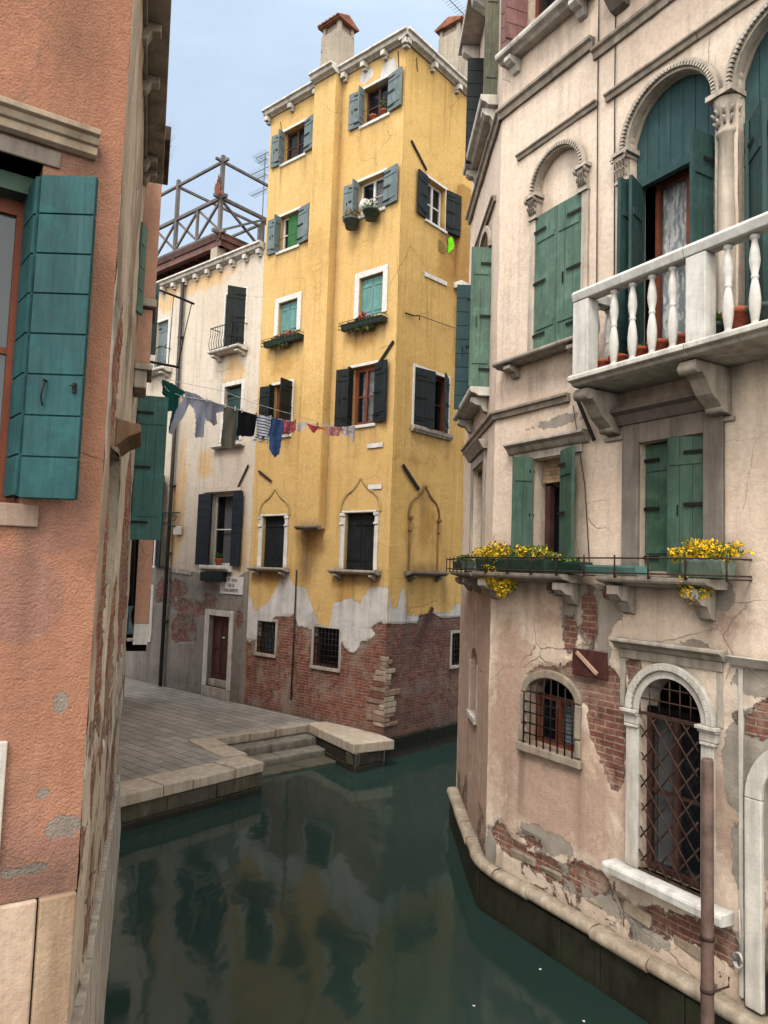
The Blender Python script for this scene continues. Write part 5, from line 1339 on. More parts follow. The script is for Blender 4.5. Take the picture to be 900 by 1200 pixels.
mb = MB(); u = ul+.02
while u < ur: v = min(ur, u+1.3); mb.prism([(-OFB+.16, zr-.09), (-OFB+.16, zr), (-OFB+.02, zr), (-OFB+.0, zr-.03), (-OFB+.02, zr-.1), (-OFB+.04, zr-.11), (-OFB+.14, zr-.11)], u+.002, v-.002); u = v
mb.box(ul+.02, ul+.16, -OFB+.162, .0, zr-.1, zr)
mb.build('handrail', M['istria_w'], bal, F, bevel=.006)
yc = -OFB+.09; zb = z1+.001; hh = zr-.112-zb
bprof = [(.045, 0), (.045, .03), (.03, .045), (.034, .07), (.05, .2), (.053, .3), (.042, .42), (.03, .5), (.028, .515), (.036, .53), (.036, .55), (.028, .565), (.045, .66), (.05, .72), (.04, .84), (.026, .93), (.03, .95), (.045, .965), (.045, 1.0)]
bprof = [(r_*.85, z_*hh) for r_, z_ in bprof]
def baluster(u, y):
    m_ = MB(); m_.lathe((0, 0, 0), bprof, 14); return m_
proto = None
bx = [2.38, 2.60, 2.82, 3.04, 3.57, 3.80, 4.03, 4.26, 4.49]
for uu in bx:
    Mx = F.M @ Matrix.Translation((uu-.02, yc, zb))
    if proto is None: proto = baluster(0, 0).build('baluster', M['istria_w'], bal, M=Mx)
    else:
        o = proto.copy(); link(o, Mx, bal)
for y_ in (-.12, -.3):
    o = proto.copy(); link(o, F.M @ Matrix.Translation((ul+.09, y_, zb)), bal)
for uu, w_ in ((ul+.03, .2), (3.2, .19)):
    m_ = MB(); m_.box(uu, uu+w_, -OFB+.02, -OFB+.165, zb, zr-.112); m_.build('balcony_post', M['istria_w'], bal, F, bevel=.006)
m_ = MB(); m_.box(ul+.04, ul+.14, -.08, .0, zb, zr-.105); m_.build('balcony_post', M['istria_w'], bal, F, bevel=.006)
# pots on the balcony
def onbal(px): return F.uz(px, 400, OFB-.26)[0]
for i, (px, r_, mat_, lab, pl) in enumerate(((704,.075,'terra','small terracotta pot at the far left end of the balcony',None),(724,.075,'terra','terracotta pot seen between the first and second balusters',None),(748,.08,'terra','terracotta pot with short sprigs between the second and third balusters','leafd'),(771,.085,'terra','terracotta pot between the third and fourth balusters',None),(796,.08,'terra','terracotta pot right beside the square balcony post',None),(836,.085,'greypot','grey pot with a round green succulent right of the balcony post','leaf'),(866,.11,'terra','widest terracotta pot between two balusters near the column',None),(893,.1,'greypot','green grey pot at the right edge of the balcony',None))):
    pot('flower_pot', lab, F, onbal(px), -OFB+.26, zb, r_*1.12, r_*2.1, M[mat_], M[pl] if pl else None, 'pots standing on the stone balcony', 140 if pl == 'leaf' else 40, .08 if pl == 'leaf' else .03)
# dark cloth hanging inside the right end
m_ = MB()
for i in range(10):
    x0 = 3.86+i*.05; f = lambda k: -.22+.02*sin(k*1.3)
    m_.poly([(x0, f(i), 6.52), (x0+.05, f(i+1), 6.52), (x0+.05, f(i+1), 6.78), (x0, f(i), 6.78)], True)
o = m_.build('folded_cloth', mk_cloth('dark_plum_cloth', (58,34,42)), None, F); tag(o, 'dark cloth on a rack behind the balusters at the right edge', 'cloth')
# second row: window with open green shutters
r = hf['w1']; w = window(rh, F, r, depth=.2, wood=M['woodd'], sashes=1, bars=0, fw=.04, room=M['dark'])
bl = MB()
for i in range(6): bl.box(r[0]+.06, r[1]-.03, .1+.003*i, .112+.003*i, r[3]-.27+i*.045+.004, r[3]-.27+(i+1)*.045)
bl.build('rolled_blind', mk_plain('tan_blind', (168,140,112), .8), w, F)
mb = MB(); mb.box(r[0]+.1, r[0]+.16, .12, .19, r[2], r[3]-.3); mb.build('open_sash', M['woodd'], w, F)
leaf(w, F, r[0]+.01, -.02, r[2]-.06, r[3]+.03, .27, 172, -1, M['green'], 'v'); leaf(w, F, r[0]+.02, .0, r[2]-.06, r[3]+.03, .25, 118, -1, M['green'], 'v', straps=False)
leaf(w, F, r[1]-.0, -.03, r[2]-.1, r[3]+.05, .33, 158, 1, M['green'], 'v')
mb = MB(); z = r[3]+.1; mb.prism([(.02, z), (.02, z+.13), (-.12, z+.13), (-.125, z+.1), (-.08, z+.07), (-.05, z+.02), (-.03, z)], .31, 1.6); mb.box(.4, 1.5, -.025, .02, r[3]+.01, z-.002)
mb.build('window_hood', M['stone_m'], w, F, bevel=.005)
# big stone framed window, closed shutters
r = hf['w2']; mb = MB(); mb.box(r[0], r[1], .2, .22, r[2], r[3]); w = mb.build('window', M['dark'], rh, F)
um = (r[0]+r[1])/2
stone_frame(w, F, r, .2, .035, M['stone_d'], depth=.2, fwt=.2); mb = MB(); 
for a, b in ((r[0]-.05, r[0]-.003), (r[1]+.003, r[1]+.04)): mb.box(a, b, -.02, .2, r[2], r[3])
z = r[3]+.2
mb.prism([(.02, z), (.02, z+.16), (-.16, z+.16), (-.165, z+.12), (-.11, z+.09), (-.07, z+.03), (-.05, z)], 1.97, 3.2); mb.build('window_cornice', M['stone_d'], w, F, bevel=.006)
leaf(w, F, r[0]+.0, .09, r[2]-.02, r[3]-.02, um-r[0]-.01, 4, -1, M['green'], 'v'); leaf(w, F, r[1]-.01, .04, r[2]-.02, r[3]-.0, r[1]-um-.0, 14, 1, M['green'], 'v')
# stone ledges under the windows
LZ = 4.06
sill(rh, F, -.02, 1.52, LZ, .09, .3, M['stone_m'], name='window_ledge', brackets=(.12, 1.4), bh=.24, bw=.14, y1=.06)
sill(rh, F, 1.98, 3.2, LZ, .09, .3, M['stone_m'], name='window_ledge', brackets=(2.15, 3.02), bh=.28, bw=.14, y1=.06)
sill(rh, H, -2.1, .0, LZ, .09, .28, M['stone_m'], name='window_ledge', brackets=(-.9,-1.7), bh=.2, bw=.14, y1=.06)
# iron flower rail
mb = MB(); ya = -.33; a, b = -.1, 3.42
for z in (LZ+.03, LZ+.17): mb.tube([(a, ya, z), (b, ya, z), (b, -.0, z)], .008, 5)
mb.tube([(a-.02, ya-.03, LZ+.17), (b, ya-.03, LZ+.17)], .006, 5)
for i in range(10): x = a+(b-a)*i/9; mb.tube([(x, ya, LZ-.02), (x, ya, LZ+.2)], .009, 5); mb.tube([(x, ya, LZ-.0), (x, -.0, LZ-.0)], .007, 5)
mb.build('flower_rail', M['rust'], rh, F)
mb = MB()
for z in (LZ+.03, LZ+.17): mb.tube([(-2.2, -.32, z), (.1, -.32, z)], .008, 5); mb.tube([(-2.2, 0, z), (-2.2, -.32, z)], .008, 5)
for i in range(6): x = -2.2+2.2*i/5; mb.tube([(x, -.32, LZ-.02), (x, -.32, LZ+.2)], .008, 5)
mb.build('flower_rail', M['rust'], rh, H)
gp = 'planters on the ledge of the rose house'
ub_ = lambda px: F.uz(px, 670, .3)[0]
fy = [M['leaf'], M['yellow']]
planter('planter', 'green planter with a great mass of yellow flowers spilling over its left end', F, ub_(554), ub_(634), LZ+.012, .2, .15,
    [(-.6, .03, .5, .17, 2200, fy, (0, 1, 1), .022), (-.55, -.17, .4, .22, 2200, fy, (0, 1, 1, 1), .022), (-.3, -.3, .22, .2, 700, fy, (0, 1, 1), .021), (.4, .06, .55, .11, 1400, fy, (0, 0, 1), .021)], rail=False, out=.07, group=gp)
planter('planter', 'dark green planter without flowers below the open green shutter', F, ub_(642), ub_(676), LZ+.012, .18, .12, [(0, .02, .15, .03, 60, [M['leaf']], (0,), .03)], rail=False, mat=mk_plain('dark_planter', (40,66,56)), out=.08, group=gp)
planter('planter', 'empty teal box planter between the two windows', F, ub_(682), ub_(742), LZ+.012, .2, .09, [], rail=False, mat=M['tealc'], out=.08, group=gp)
planter('planter', 'grey green planter crowned with yellow flowers at the right window', F, ub_(796), ub_(843), LZ+.012, .2, .15,
    [(-.1, .06, .46, .13, 2000, fy, (0, 1, 1), .021), (-.7, -.22, .2, .18, 700, fy, (0, 1, 1), .02)], rail=False, mat=mk_plain('pale_planter', (116,134,120)), out=.08, group=gp)
planter('planter', 'small green planter on the ledge at the rounded corner of the rose house', H, -1.9, -.9, LZ+.012, .2, .13, [(.3, .03, .3, .06, 200, [M['leaf']], (0,), .03)], rail=False, out=.07, group=gp)
# arched grille window
def grilltop(u0, u1, zs, rise):
    uc = (u0+u1)/2; r_ = (u1-u0)/2
    return lambda u: zs+rise*sqrt(max(0, 1-((u-uc)/r_)**2))
r = hf['gr']; uc = (r[0]+r[1])/2
w = window(rh, F, (r[0]+.002, r[1]-.002, r[2]+.02, r[3]-.02), depth=.09, wood=M['woodd'], glass=M['glass'], room=M['dim'], bars=1, curtain=(r[0]+.05, r[0]+.3, M['curtain']))
gt = grilltop(r[0], r[1], r[3], rises['gr']); mb = MB(); mb.box(r[0], r[1], .09, .13, r[3]-.018, r[3]+.04)
mb.poly([(r[0]-.1, .3, r[3]-.1), (r[1]+.1, .3, r[3]-.1), (r[1]+.1, .3, r[3]+.5), (r[0]-.1, .3, r[3]+.5)]); mb.build('fanlight', M['dark'], w, F)
mb = MB(); grille(mb, r[0]+.01, r[1]-.01, r[2]+.01, r[3]-.03, -.012, .135, .0085, diag=True)
mb.box(r[0], r[1], -.025, .005, r[3]-.03, r[3]-.005); mb.box(r[0], r[1], -.02, .0, r[2]+.0, r[2]+.02)
for i in range(7): u = r[0]+(r[1]-r[0])*i/6; mb.tube([(u, -.01, r[3]-.005), (u, -.01, gt(min(max(u, r[0]+.01), r[1]-.01)))], .007, 5)
mb.tube([(r[0], -.01, r[3]+.12), (r[1], -.01, r[3]+.12)], .007, 5); mb.tube([(r[0]+.06, -.01, r[3]+.24), (r[1]-.06, -.01, r[3]+.24)], .007, 5)
mb.build('iron_grille', M['rust'], w, F)
mb = MB(); mb.box(r[0]-.15, r[0]-.003, -.03, .2, r[2], r[3]-.17); mb.box(r[1]+.003, r[1]+.13, -.03, .2, r[2], r[3]-.17)
for x0, x1 in ((r[0]-.16, r[0]-.003), (r[1]+.003, r[1]+.15)):
    for k, (o, za, zb2) in enumerate(((.05, -.168, -.14), (.04, -.138, -.06), (.055, -.058, -.035), (.08, -.033, -.0))): mb.box(x0-.01*k, x1+.01*k if x0 > uc else x1, -o, .2, r[3]+za, r[3]+zb2)
mb.arch(uc, r[3], (r[1]-r[0])/2+.003, (r[1]-r[0])/2+.075, -.03, .2, n=26); mb.arch(uc, r[3], (r[1]-r[0])/2+.077, (r[1]-r[0])/2+.145, -.06, .03, n=26)
for i in range(26):
    t = pi*(i+.5)/26; rr = (r[1]-r[0])/2+.07; mb.tube([(uc+rr*cos(t), -.04, r[3]+rr*sin(t)), (uc+(rr+.045)*cos(t), -.058, r[3]+(rr+.045)*sin(t))], .012, 5)
mb.build('window_surround', M['istria'], w, F, bevel=.006)
mb = MB(); mb.prism([(.1, r[2]), (-.17, r[2]), (-.18, r[2]-.03), (-.17, r[2]-.1), (.1, r[2]-.12)], r[0]-.3, r[1]+.3); mb.build('sill', M['istria_w'], w, F, bevel=.01)
mb = MB(); z = 3.36; mb.prism([(.02, z), (.02, z+.1), (-.12, z+.1), (-.12, z+.07), (-.07, z+.04), (-.04, z)], 1.99, 3.2); mb.box(2.03, 3.16, -.02, .02, z-.09, z-.002); mb.box(2.04, 2.1, -.012, .02, r[3], z-.092); mb.box(3.1, 3.16, -.012, .02, r[3], z-.092)
mb.build('window_hood', M['stone_m'], w, F, bevel=.006)
# segmental window with a lattice
r = hf['sm']; gt = grilltop(r[0], r[1], r[3], .2)
w = window(rh, F, r, depth=.12, wood=M['wood'], sashes=2, bars=0, room=M['dark'], curtain=(r[0]+.25, r[1]-.05, mk_cloth('slatted_blind', (150,158,160), (96,104,108), stripes=22)), glass=mk_glass('thin_pane', (50,54,58), .2))
mb = MB(); mb.poly([(r[0]-.1, .28, r[3]-.1), (r[1]+.1, .28, r[3]-.1), (r[1]+.1, .28, r[3]+.3), (r[0]-.1, .28, r[3]+.3)]); mb.build('fanlight', M['dark'], w, F)
mb = MB(); grille(mb, r[0]-.02, r[1]+.0, r[2]-.02, r[3]+.14, -.04, .105, .0085, top=lambda u: gt(u)); mb.build('iron_grille', M['iron'], w, F)
mb = MB()
mb.arch((r[0]+r[1])/2, r[3], (r[1]-r[0])/2+.003, (r[1]-r[0])/2+.1, -.025, .15, kz=.2/((r[1]-r[0])/2), n=14)
for x0, x1 in ((r[0]-.1, r[0]-.003), (r[1]+.003, r[1]+.09)):
    mb.box(x0, x1, -.025, .15, r[2]+.18, r[3]-.01, .008); mb.box(x0-.03*(x0 < r[0]), x1, -.022, .15, r[2]-.02, r[2]+.17, .008)
mb.box(r[0]-.13, r[1]+.12, -.05, .15, r[2]-.12, r[2]-.022, .01); mb.build('window_surround', mk_stone('rough_grey_surround', (178,164,146), (110,96,82), .6, bstr=1.2), w, F, bevel=.015)
# plate with a slanting bar
r = rF(673,712,762,793); mb = MB(); mb.box(r[0], r[1], -.03, .02, r[2], r[3]); plate = mb.build('board', M['door'], rh, F, bevel=.004)
strip('slat', F, (679,764), (703,790), .035, mk_wood('pale_lath', (170,140,120), k=.2), plate, off=.03, th=.02)
strip('tie_bar', F, (681,466), (702,517), .035, M['iron'], rh, off=.06)
# top storey window with reddish shutters and sill
r = hf['top']; w = window(rh, F, r, depth=.16, wood=M['wood'], room=M['dark'], curtain=(r[0]+.3, r[1]-.1, M['lace']))
leaf(w, F, r[0]-.0, -.03, r[2]-.0, r[3], .36, 170, -1, M['redbr'], 'h', straps=False); leaf(w, F, r[0]+.03, -.0, r[2], r[3], .3, 100, -1, M['redbr'], 'h', straps=False); leaf(w, F, r[1], -.03, r[2], r[3], .4, 165, 1, M['redbr'], 'h', straps=False)
sill(w, F, .1, 1.62, 10.6, .11, .22, M['istria'], brackets=(.3, 1.42), bw=.12, bh=.18)
mb = MB(); o = .5; zt = 10.5; uu = 1.98
mb.prism_dir([(0, zt), (-o, zt), (-o-.02, zt-.06), (-o*.9, zt-.1), (-o*.7, zt-.14), (-o*.5, zt-.28), (-.08, zt-.45), (0, zt-.47)], 'x', uu-.1, uu+.1); mb.build('corbel', M['stone_d'], rh, F, bevel=.01)
mb = MB(); mb.box(1.85, 5, -.6, .02, zt+.002, zt+.12); mb.build('upper_balcony_slab', M['stone_d'], rh, F, bevel=.01)
mb = MB()
for u in (1.66, 1.9): mb.tube([(u, -.012, 12), (u, -.015, 9.2), (u+.02, -.012, 6.7)], .006, 5)
u, z = F.uz(697,480); mb.tube([(1.35, -.01, 5.9), (1.55, -.02, 5.0), (1.62, -.012, 4.2)], .005, 5); mb.build('cable', M['wire'], rh, F)
# neighbouring stone door at the right edge
r = hf['dr']; mb = MB(); mb.box(r[0], r[1], .2, .24, .2, 2.9); dd = mb.build('water_door', M['woodd'], rh, F)
mb = MB(); mb.box(r[0]-.15, r[0]-.003, -.04, .2, .67, r[3]); mb.box(r[1]+.003, r[1]+.15, -.04, .2, .67, r[3]); mb.arch((r[0]+r[1])/2, r[3], (r[1]-r[0])/2+.003, (r[1]-r[0])/2+.15, -.04, .2, n=20); mb.build('door_surround', M['istria'], dd, F, bevel=.01)
mb = MB(); u, z = F.uz(858,772); mb.prism([(.02, z-.06), (.02, z+.03), (-.1, z+.03), (-.04, z-.05)], u, 4.6); mb.box(u+.06, u+.1, -.012, .02, .7, z-.07); mb.build('door_hood', M['istria'], dd, F, bevel=.006)
mb = MB(); (u, z), (u2, z2) = F.uz(869,1065), F.uz(871,1120); mb.tube([(u, -.03, z), (u+.005, -.03, (z+z2)/2), (u, -.035, z2)], .007, 5)
for i in range(3): mb.tube([(u+.03*cos(t)*(1+i*.2), -.035-.01*i, z2-.03+.06*sin(t)) for t in [k*.6 for k in range(11)]], .006, 5)
o = mb.build('mooring_rope', M['rope'], None, F); tag(o, 'short knotted rope hanging on the wall right of the brown pole', 'rope')

# end wall H windows
r = hH['low']; mb = MB(); mb.box(r[0], r[1], .16, .18, r[2], r[3]+.2); w = mb.build('window', mk_plain('brown_board', (120,100,86)), rh, H); stone_frame(w, H, (r[0], r[1], r[2], r[3]), .08, .012, M['istria'], bottom=True, top=False, depth=.1)  # niche closed by a plain brown board
r = hH['w2']; w = window(rh, H, r, depth=.18, wood=M['woodd']); stone_frame(w, H, r, .13, .03, M['stone_m'], fwt=.14); mb = MB(); z = r[3]+.14
mb.prism([(.02, z), (.02, z+.12), (-.13, z+.12), (-.06, z)], r[0]-.2, r[1]+.2); mb.build('window_cornice', M['stone_m'], w, H, bevel=.006)
r = hH['mid']; mb = MB(); mb.box(r[0], r[1], .2, .22, r[2], r[3]+.4); w = mb.build('window', M['dark'], rh, H)
leaf(w, H, r[1]+.03, -.0, r[2]+.02, r[3]-.02, .27, 92, 1, M['greenlt'], 'v'); leaf(w, H, r[0]-.05, -.0, r[2]-.05, r[3]-.1, .33, 92, -1, M['blueg'], 'h')
sill(w, H, r[0]-.8, r[1]+.12, 6.5, .12, .26, M['istria'], brackets=(r[0]-.5, r[1]-.05), bw=.14, bh=.2)
mb = MB(); uc = (r[0]+r[1])/2; mb.arch(uc, r[3], (r[1]-r[0])/2+.003, (r[1]-r[0])/2+.08, -.05, .1, kz=.4/((r[1]-r[0])/2)); mb.build('carved_arch', carved, w, H)
r = hH['top']; mb = MB(); mb.box(r[0], r[1], .2, .22, r[2], r[3]+.35); w = mb.build('window', M['dark'], rh, H)
leaf(w, H, r[1]+.08, -.0, r[2]+.0, r[3]-.15, .19, 92, 1, M['olive'], 'v', straps=False); leaf(w, H, r[0]-.08, -.0, r[2]-.15, r[3]-.3, .25, 92, -1, M['black_g'], 'h', straps=False)
sill(w, H, r[0]-.5, r[1]+.2, 10.42, .14, .24, M['istria'], brackets=(r[0]-.3, r[1]+.05), bw=.14, bh=.2)
mb = MB(); mb.box(-2.6, -.25, -.32, .02, 12.62, 12.75); 
for x in (-2.4,-1.3,-.45): mb.prism_dir([(0, 12.62), (-.28, 12.62), (-.26, 12.5), (-.1, 12.4), (0, 12.3)], 'x', x-.08, x+.08)
mb.build('upper_sill', M['istria'], rh, H, bevel=.01)

# ================================================================== mooring pole
px_, py_ = (829-450)/867*5.85, 5.85
t = thing('mooring_pole', 'weathered brown mooring pole in front of the iron lattice window', 'mooring pole', Matrix.Translation((px_-.02, py_, -.5)))
dd_ = ray(829, 1000); k = 5.85/dd_.y; X0 = dd_.x*k; t.matrix_basis = Matrix.Translation((X0, 5.85, -.5)); WM[t.name] = t.matrix_basis.copy()
ztop = EYE + ray(829, 889).z*5.85/ray(829, 889).y
mb = MB(); mb.lathe((0, 0, 0), [(.052, 0), (.05, .9), (.047, 1.8), (.045, ztop+.5-.02), (.04, ztop+.5)], 18)
mb.build('shaft', M['pole'], t)
mb = MB(); mb.lathe((0, 0, 0), [(.053, 1.45), (.053, 1.48)], 18); mb.tube([(.04, 0, 1.45), (.2, .08, 1.45), (.2, .08, 1.52)], .008, 5); mb.build('iron_band', M['rust'], t)
mb = MB(); mb.lathe((0, 0, 0), [(.053, 1.83), (.053, 1.86)], 18); mb.build('iron_band', M['rust'], t)

# ================================================================== QUAY, steps, water
qp = lambda x, y, z=QZ: Vector((*atz(x, y, z), z))
L_, a_, b_, c_, rb_, rc_ = qp(143.5,932), qp(307,893), qp(247,866), qp(362,849), qp(417,874), qp(449,867)
def slab(name, pts, z0, z1, mats, kind=None, parent=None, bevel=.012, jit=0):
    mb = MB(); n = len(pts)
    t = [mb.av((p[0]+RND.uniform(-jit, jit), p[1]+RND.uniform(-jit, jit), z1+RND.uniform(-jit, jit)*.4)) for p in pts]; b = [mb.av((p[0], p[1], z0)) for p in pts]
    mb.af(t); mb.af(b[::-1])
    for i in range(n): j = (i+1) % n; mb.af((t[i], t[j], b[j], b[i]))
    o = mb.build(name, mats, parent, M=Matrix.Identity(4), bevel=bevel)
    if kind: o['kind'] = kind
    return o
# paving stones (trachyte) of the quay: one sheet with laid stones in its material
def mk_paving():
    t = NT('trachyte_paving')
    a = math.atan2(A.d[1], A.d[0])
    v = t.n('Mapping', {'Vector': t.obj, 'Rotation': (0, 0, -a)}).outputs[0]
    v = t.n('MixRGB', {0: .02, 1: v, 2: t.noise(2, 3, .6, out=1)}).outputs[0]
    br = t.n('TexBrick', {'Vector': v, 'Color1': (1,1,1,1), 'Color2': (.0,.0,.0,1), 'Mortar': (.5,.5,.5,1), 'Scale': 1.0, 'Mortar Size': .008, 'Mortar Smooth': .2, 'Bias': 0.0, 'Brick Width': .6, 'Row Height': .24})
    br.offset = .43; br.squash = 1.0
    n1 = t.noise(1.2, 6, .65); n2 = t.noise(14, 7, .7)
    f = t.math('ADD', t.math('MULTIPLY', br.outputs[0], .35), t.math('MULTIPLY', n1, .8))
    c = t.mix(t.ramp(f, .2, .85), rgb(122,117,111), rgb(166,160,152)); c = t.mix(t.ramp(n2, .5, .75, 0, .5), c, rgb(84,80,74))
    c = t.mix(t.ramp(t.noise(.5, 6, .7), .48, .62, 0, .45), c, rgb(96,90,82)); c = t.mix(t.ramp(t.noise(5, 6, .7), .62, .7, 0, .5), c, rgb(180,172,160))
    c = t.mix(br.outputs['Fac'], c, rgb(56,52,46))
    h = t.math('ADD', t.math('MULTIPLY', br.outputs['Fac'], -1.2), t.math('MULTIPLY', n2, .8))
    return t.pbr(c, t.ramp(n1, .3, .7, .75, .55), t.bump(t.math('ADD', h, t.math('MULTIPLY', br.outputs[0], .3)), .8, .012), .3)
pav = mk_paving()
dq = (a_-L_).normalized()
gl = D.world(16.5, .2, 0); gr_ = A.world(-16, .1, 0); k0 = A.world(-.02, .1, 0)
D0 = D.world(Dend-.15, .15, 0)
quay = slab('quay', [D0, L_, a_, b_, c_, rb_, rc_, k0, gr_, gl], -.6, QZ-.002, [pav], 'structure', bevel=0)
gs = slab('canal_bed', [Vector((-150,-150,0)), Vector((150,-150,0)), Vector((150,150,0)), Vector((-150,150,0))], -2.2, -2.0, [mk_plain('silt', (50,54,44))], 'structure', bevel=0)
# kerb stones on the edges
ks = mk_stone('kerb_stone', (176,166,150), (110,98,84), .45, bstr=.8); kp = mk_stone('pale_kerb_stone', (190,178,160), (128,110,90), .4, bstr=.8)
def kerb(p, q, w, n, mat, inward, z1=QZ+.012, z0=QZ-.16, out=.055):
    d = (q-p); ln = d.length; d.normalize(); nn = Vector((-d.y, d.x, 0))*inward
    s = 0; 
    cuts = sorted([0]+[ln*(i+RND.uniform(-.15, .15))/n for i in range(1, n)]+[ln])
    mb = MB()
    for x, y in zip(cuts, cuts[1:]):
        j = RND.uniform(-.012, .012)
        A0, A1 = p+d*(x+.004)-nn*out, p+d*(y-.004)-nn*out; B0, B1 = A0+nn*w, A1+nn*w
        t = [mb.av((v.x, v.y, z1+j+RND.uniform(-.006, .006))) for v in (A0, A1, B1, B0)]; b = [mb.av((v.x, v.y, z0)) for v in (A0, A1, B1, B0)]
        mb.af(t); mb.af(b[::-1])
        for i in range(4): k = (i+1) % 4; mb.af((t[i], t[k], b[k], b[i]))
    o = mb.build('quay_kerb', mat, None, M=Matrix.Identity(4), bevel=.02); o['kind'] = 'structure'; return o
kerb(L_-dq*.1, a_, .62, 4, kp, 1)
dn = (b_-a_).normalized(); kerb(a_+dn*.62, b_+dn*.1, .5, 2, kp, 1)
kerb(b_, c_, .28, 3, ks, 1)
kerb(c_, rb_, .95, 2, kp, 1, z1=QZ+.03)
# wet walls below
def facing(p, q, mat, off=.0, z1=QZ-.165, rows=((.43, .2), (.195, -.1), (-.105, -.6))):
    d = (q-p); ln = d.length; d.normalize(); nn = Vector((d.y, -d.x, 0))
    mb = MB()
    for k, (zt, zb) in enumerate(rows):
        x = -.0
        while x < ln:
            y = min(ln, x+RND.uniform(.5, 1.1)); j = RND.uniform(-.01, .02)
            P0, P1 = p+d*(x+.004)+nn*(off+j+.03), p+d*(y-.004)+nn*(off+j+.03); Q1, Q0 = P1-nn*.3, P0-nn*.3
            t = [mb.av((v.x, v.y, zt)) for v in (P0, P1, Q1, Q0)]; b = [mb.av((v.x, v.y, zb+.005)) for v in (P0, P1, Q1, Q0)]
            mb.af(t); mb.af(b[::-1])
            for i in range(4): m = (i+1) % 4; mb.af((t[i], t[m], b[m], b[i]))
            x = y
    o = mb.build('quay_wall', mat, None, M=Matrix.Identity(4), bevel=.014); o['kind'] = 'structure'; return o
fw_ = mk_stone('quay_wall_stone', (98,91,76), (40,38,30), .8, rough=.7, green=.8)
facing(L_-dq*.2, a_, fw_, rows=((.43, .2),)); facing(L_-dq*.2, a_, M['stone_wet'], .01, rows=((.195, -.1), (-.105, -.6)))
facing(a_, b_, M['stone_wet']); facing(c_, rb_, M['stone_wet'], -.02); facing(rb_, rc_+(rc_-rb_).normalized()*.02, fw_, rows=((.43, .2),)); facing(rb_, rc_, M['stone_wet'], .01, rows=((.195, -.1), (-.105, -.6)))
# steps going down into the water between the two kerbs
es = (c_-b_).normalized(); dwn = Vector((es.y, -es.x, 0))
sw = mk_stone('worn_step_stone', (140,134,122), (70,66,56), .5, rough=.75, green=.15); swd = mk_stone('damp_step_stone', (104,100,86), (54,52,40), .6, rough=.6, green=.45); sww = mk_stone('submerged_step_stone', (84,82,64), (44,46,32), .6, rough=.6, green=.6)
stp = [(.0, .42, .43, sw), (.42, .84, .27, sw), (.84, 1.26, .14, swd), (1.26, 1.75, .03, sww), (1.75, 2.3, -.15, sww)]
side = (a_-b_); sl = side.length; sdn = side.normalized()
side2 = (rb_-c_).normalized()
for i, (s0, s1, z, m_) in enumerate(stp):
    la = b_+sdn*(s0/abs(sdn.dot(dwn))); lb = b_+sdn*(s1/abs(sdn.dot(dwn))); ra = c_+side2*(s0/abs(side2.dot(dwn))); rb2 = c_+side2*(s1/abs(side2.dot(dwn)))
    if i == 2: rb2 = rb2+es*.55+dwn*.1; 
    mid1, mid2 = (la+ra)/2, (lb+rb2)/2
    for q_ in ([la, lb, mid2, mid1], [mid1, mid2, rb2, ra]):
        o = slab('quay_step', q_, z-.5, z, [m_], 'structure', bevel=.03, jit=.004)
# water
def mk_water():
    t = NT('canal_water')
    n1 = t.noise(.9, 3, .5, vec=t.scl(1, .55, 1), dist=.4); n2 = t.noise(3.2, 3, .5, vec=t.scl(1, .6, 1)); n3 = t.noise(.25, 2, .5)
    h = t.math('ADD', t.math('ADD', t.math('MULTIPLY', n1, 1.0), t.math('MULTIPLY', n2, .16)), t.math('MULTIPLY', t.noise(11, 3, .6, vec=t.scl(1, .7, 1)), .018))
    nb = t.bump(h, .55, .03)
    c = t.mix(t.ramp(n3, .35, .65), rgb(30,46,42), rgb(37,53,47))
    d = t.n('BsdfPrincipled', {'Base Color': c, 'Roughness': .07, 'IOR': 1.33, 'Specular IOR Level': .3, 'Normal': nb})
    t.t.links.new(d.outputs[0], t.out.inputs[0])
    return t.m
mb = MB(); WZ = .09
mb.poly([(-150, -150, WZ), (150, -150, WZ), (150, 150, WZ), (-150, 150, WZ)])
mb.build('water', mk_water(), None, M=Matrix.Identity(4), kind='structure')

# ================================================================== washing line
lp = Vector(D.world(7.9, -.2, 0)); 
k = ray(194, 455); tt = 12.0/k.y; P0 = Vector((k.x*tt, 12.0)); zL0 = EYE+k.z*tt
u1, z1w = A.uz(416,509,.12); pr = A.world(u1, -.12, 0); P1 = Vector((pr.x, pr.y))
dl = (P1-P0); LL = dl.length; dl.normalize()
LN = Fr((P0.x, P0.y), (dl.x, dl.y))
LP = [LN.uz(x, y) for x, y in ((184,442),(197,458),(214,465),(240,469),(262,475),(296,485),(330,492),(352,495),(372,497.5),(400,502),(416,508))]
mb = MB(); mb.tube([(u, 0, z) for u, z in LP], .007, 5); 
o = mb.build('washing_line', M['rope'], None, LN); tag(o, 'washing line strung across the canal with clothes pegged on it', 'washing line')
uu, zz = LN.uz(185,425); mb = MB(); p2 = [LN.uz(x, y) for x, y in ((185,440),(212,448),(262,458),(300,473),(345,486),(412,506))]
mb.tube([(u, .02, z) for u, z in p2], .005, 5); o = mb.build('return_line', M['rope'], None, LN); tag(o, 'upper empty strand of the washing line running above the clothes', 'rope')
mb = MB(); (ua, za) = LN.uz(414,507); mb.tube([(ua, .0, za), (ua+.1, .1, za+.04)], .012, 5); 
c4 = lambda L: [(190+x/3.75, 440+y/3.75) for x, y in L]
c8 = lambda L: [(140+x/8.575, 420+y/8.575) for x, y in L]
cl = 'clothes drying on the line over the canal'
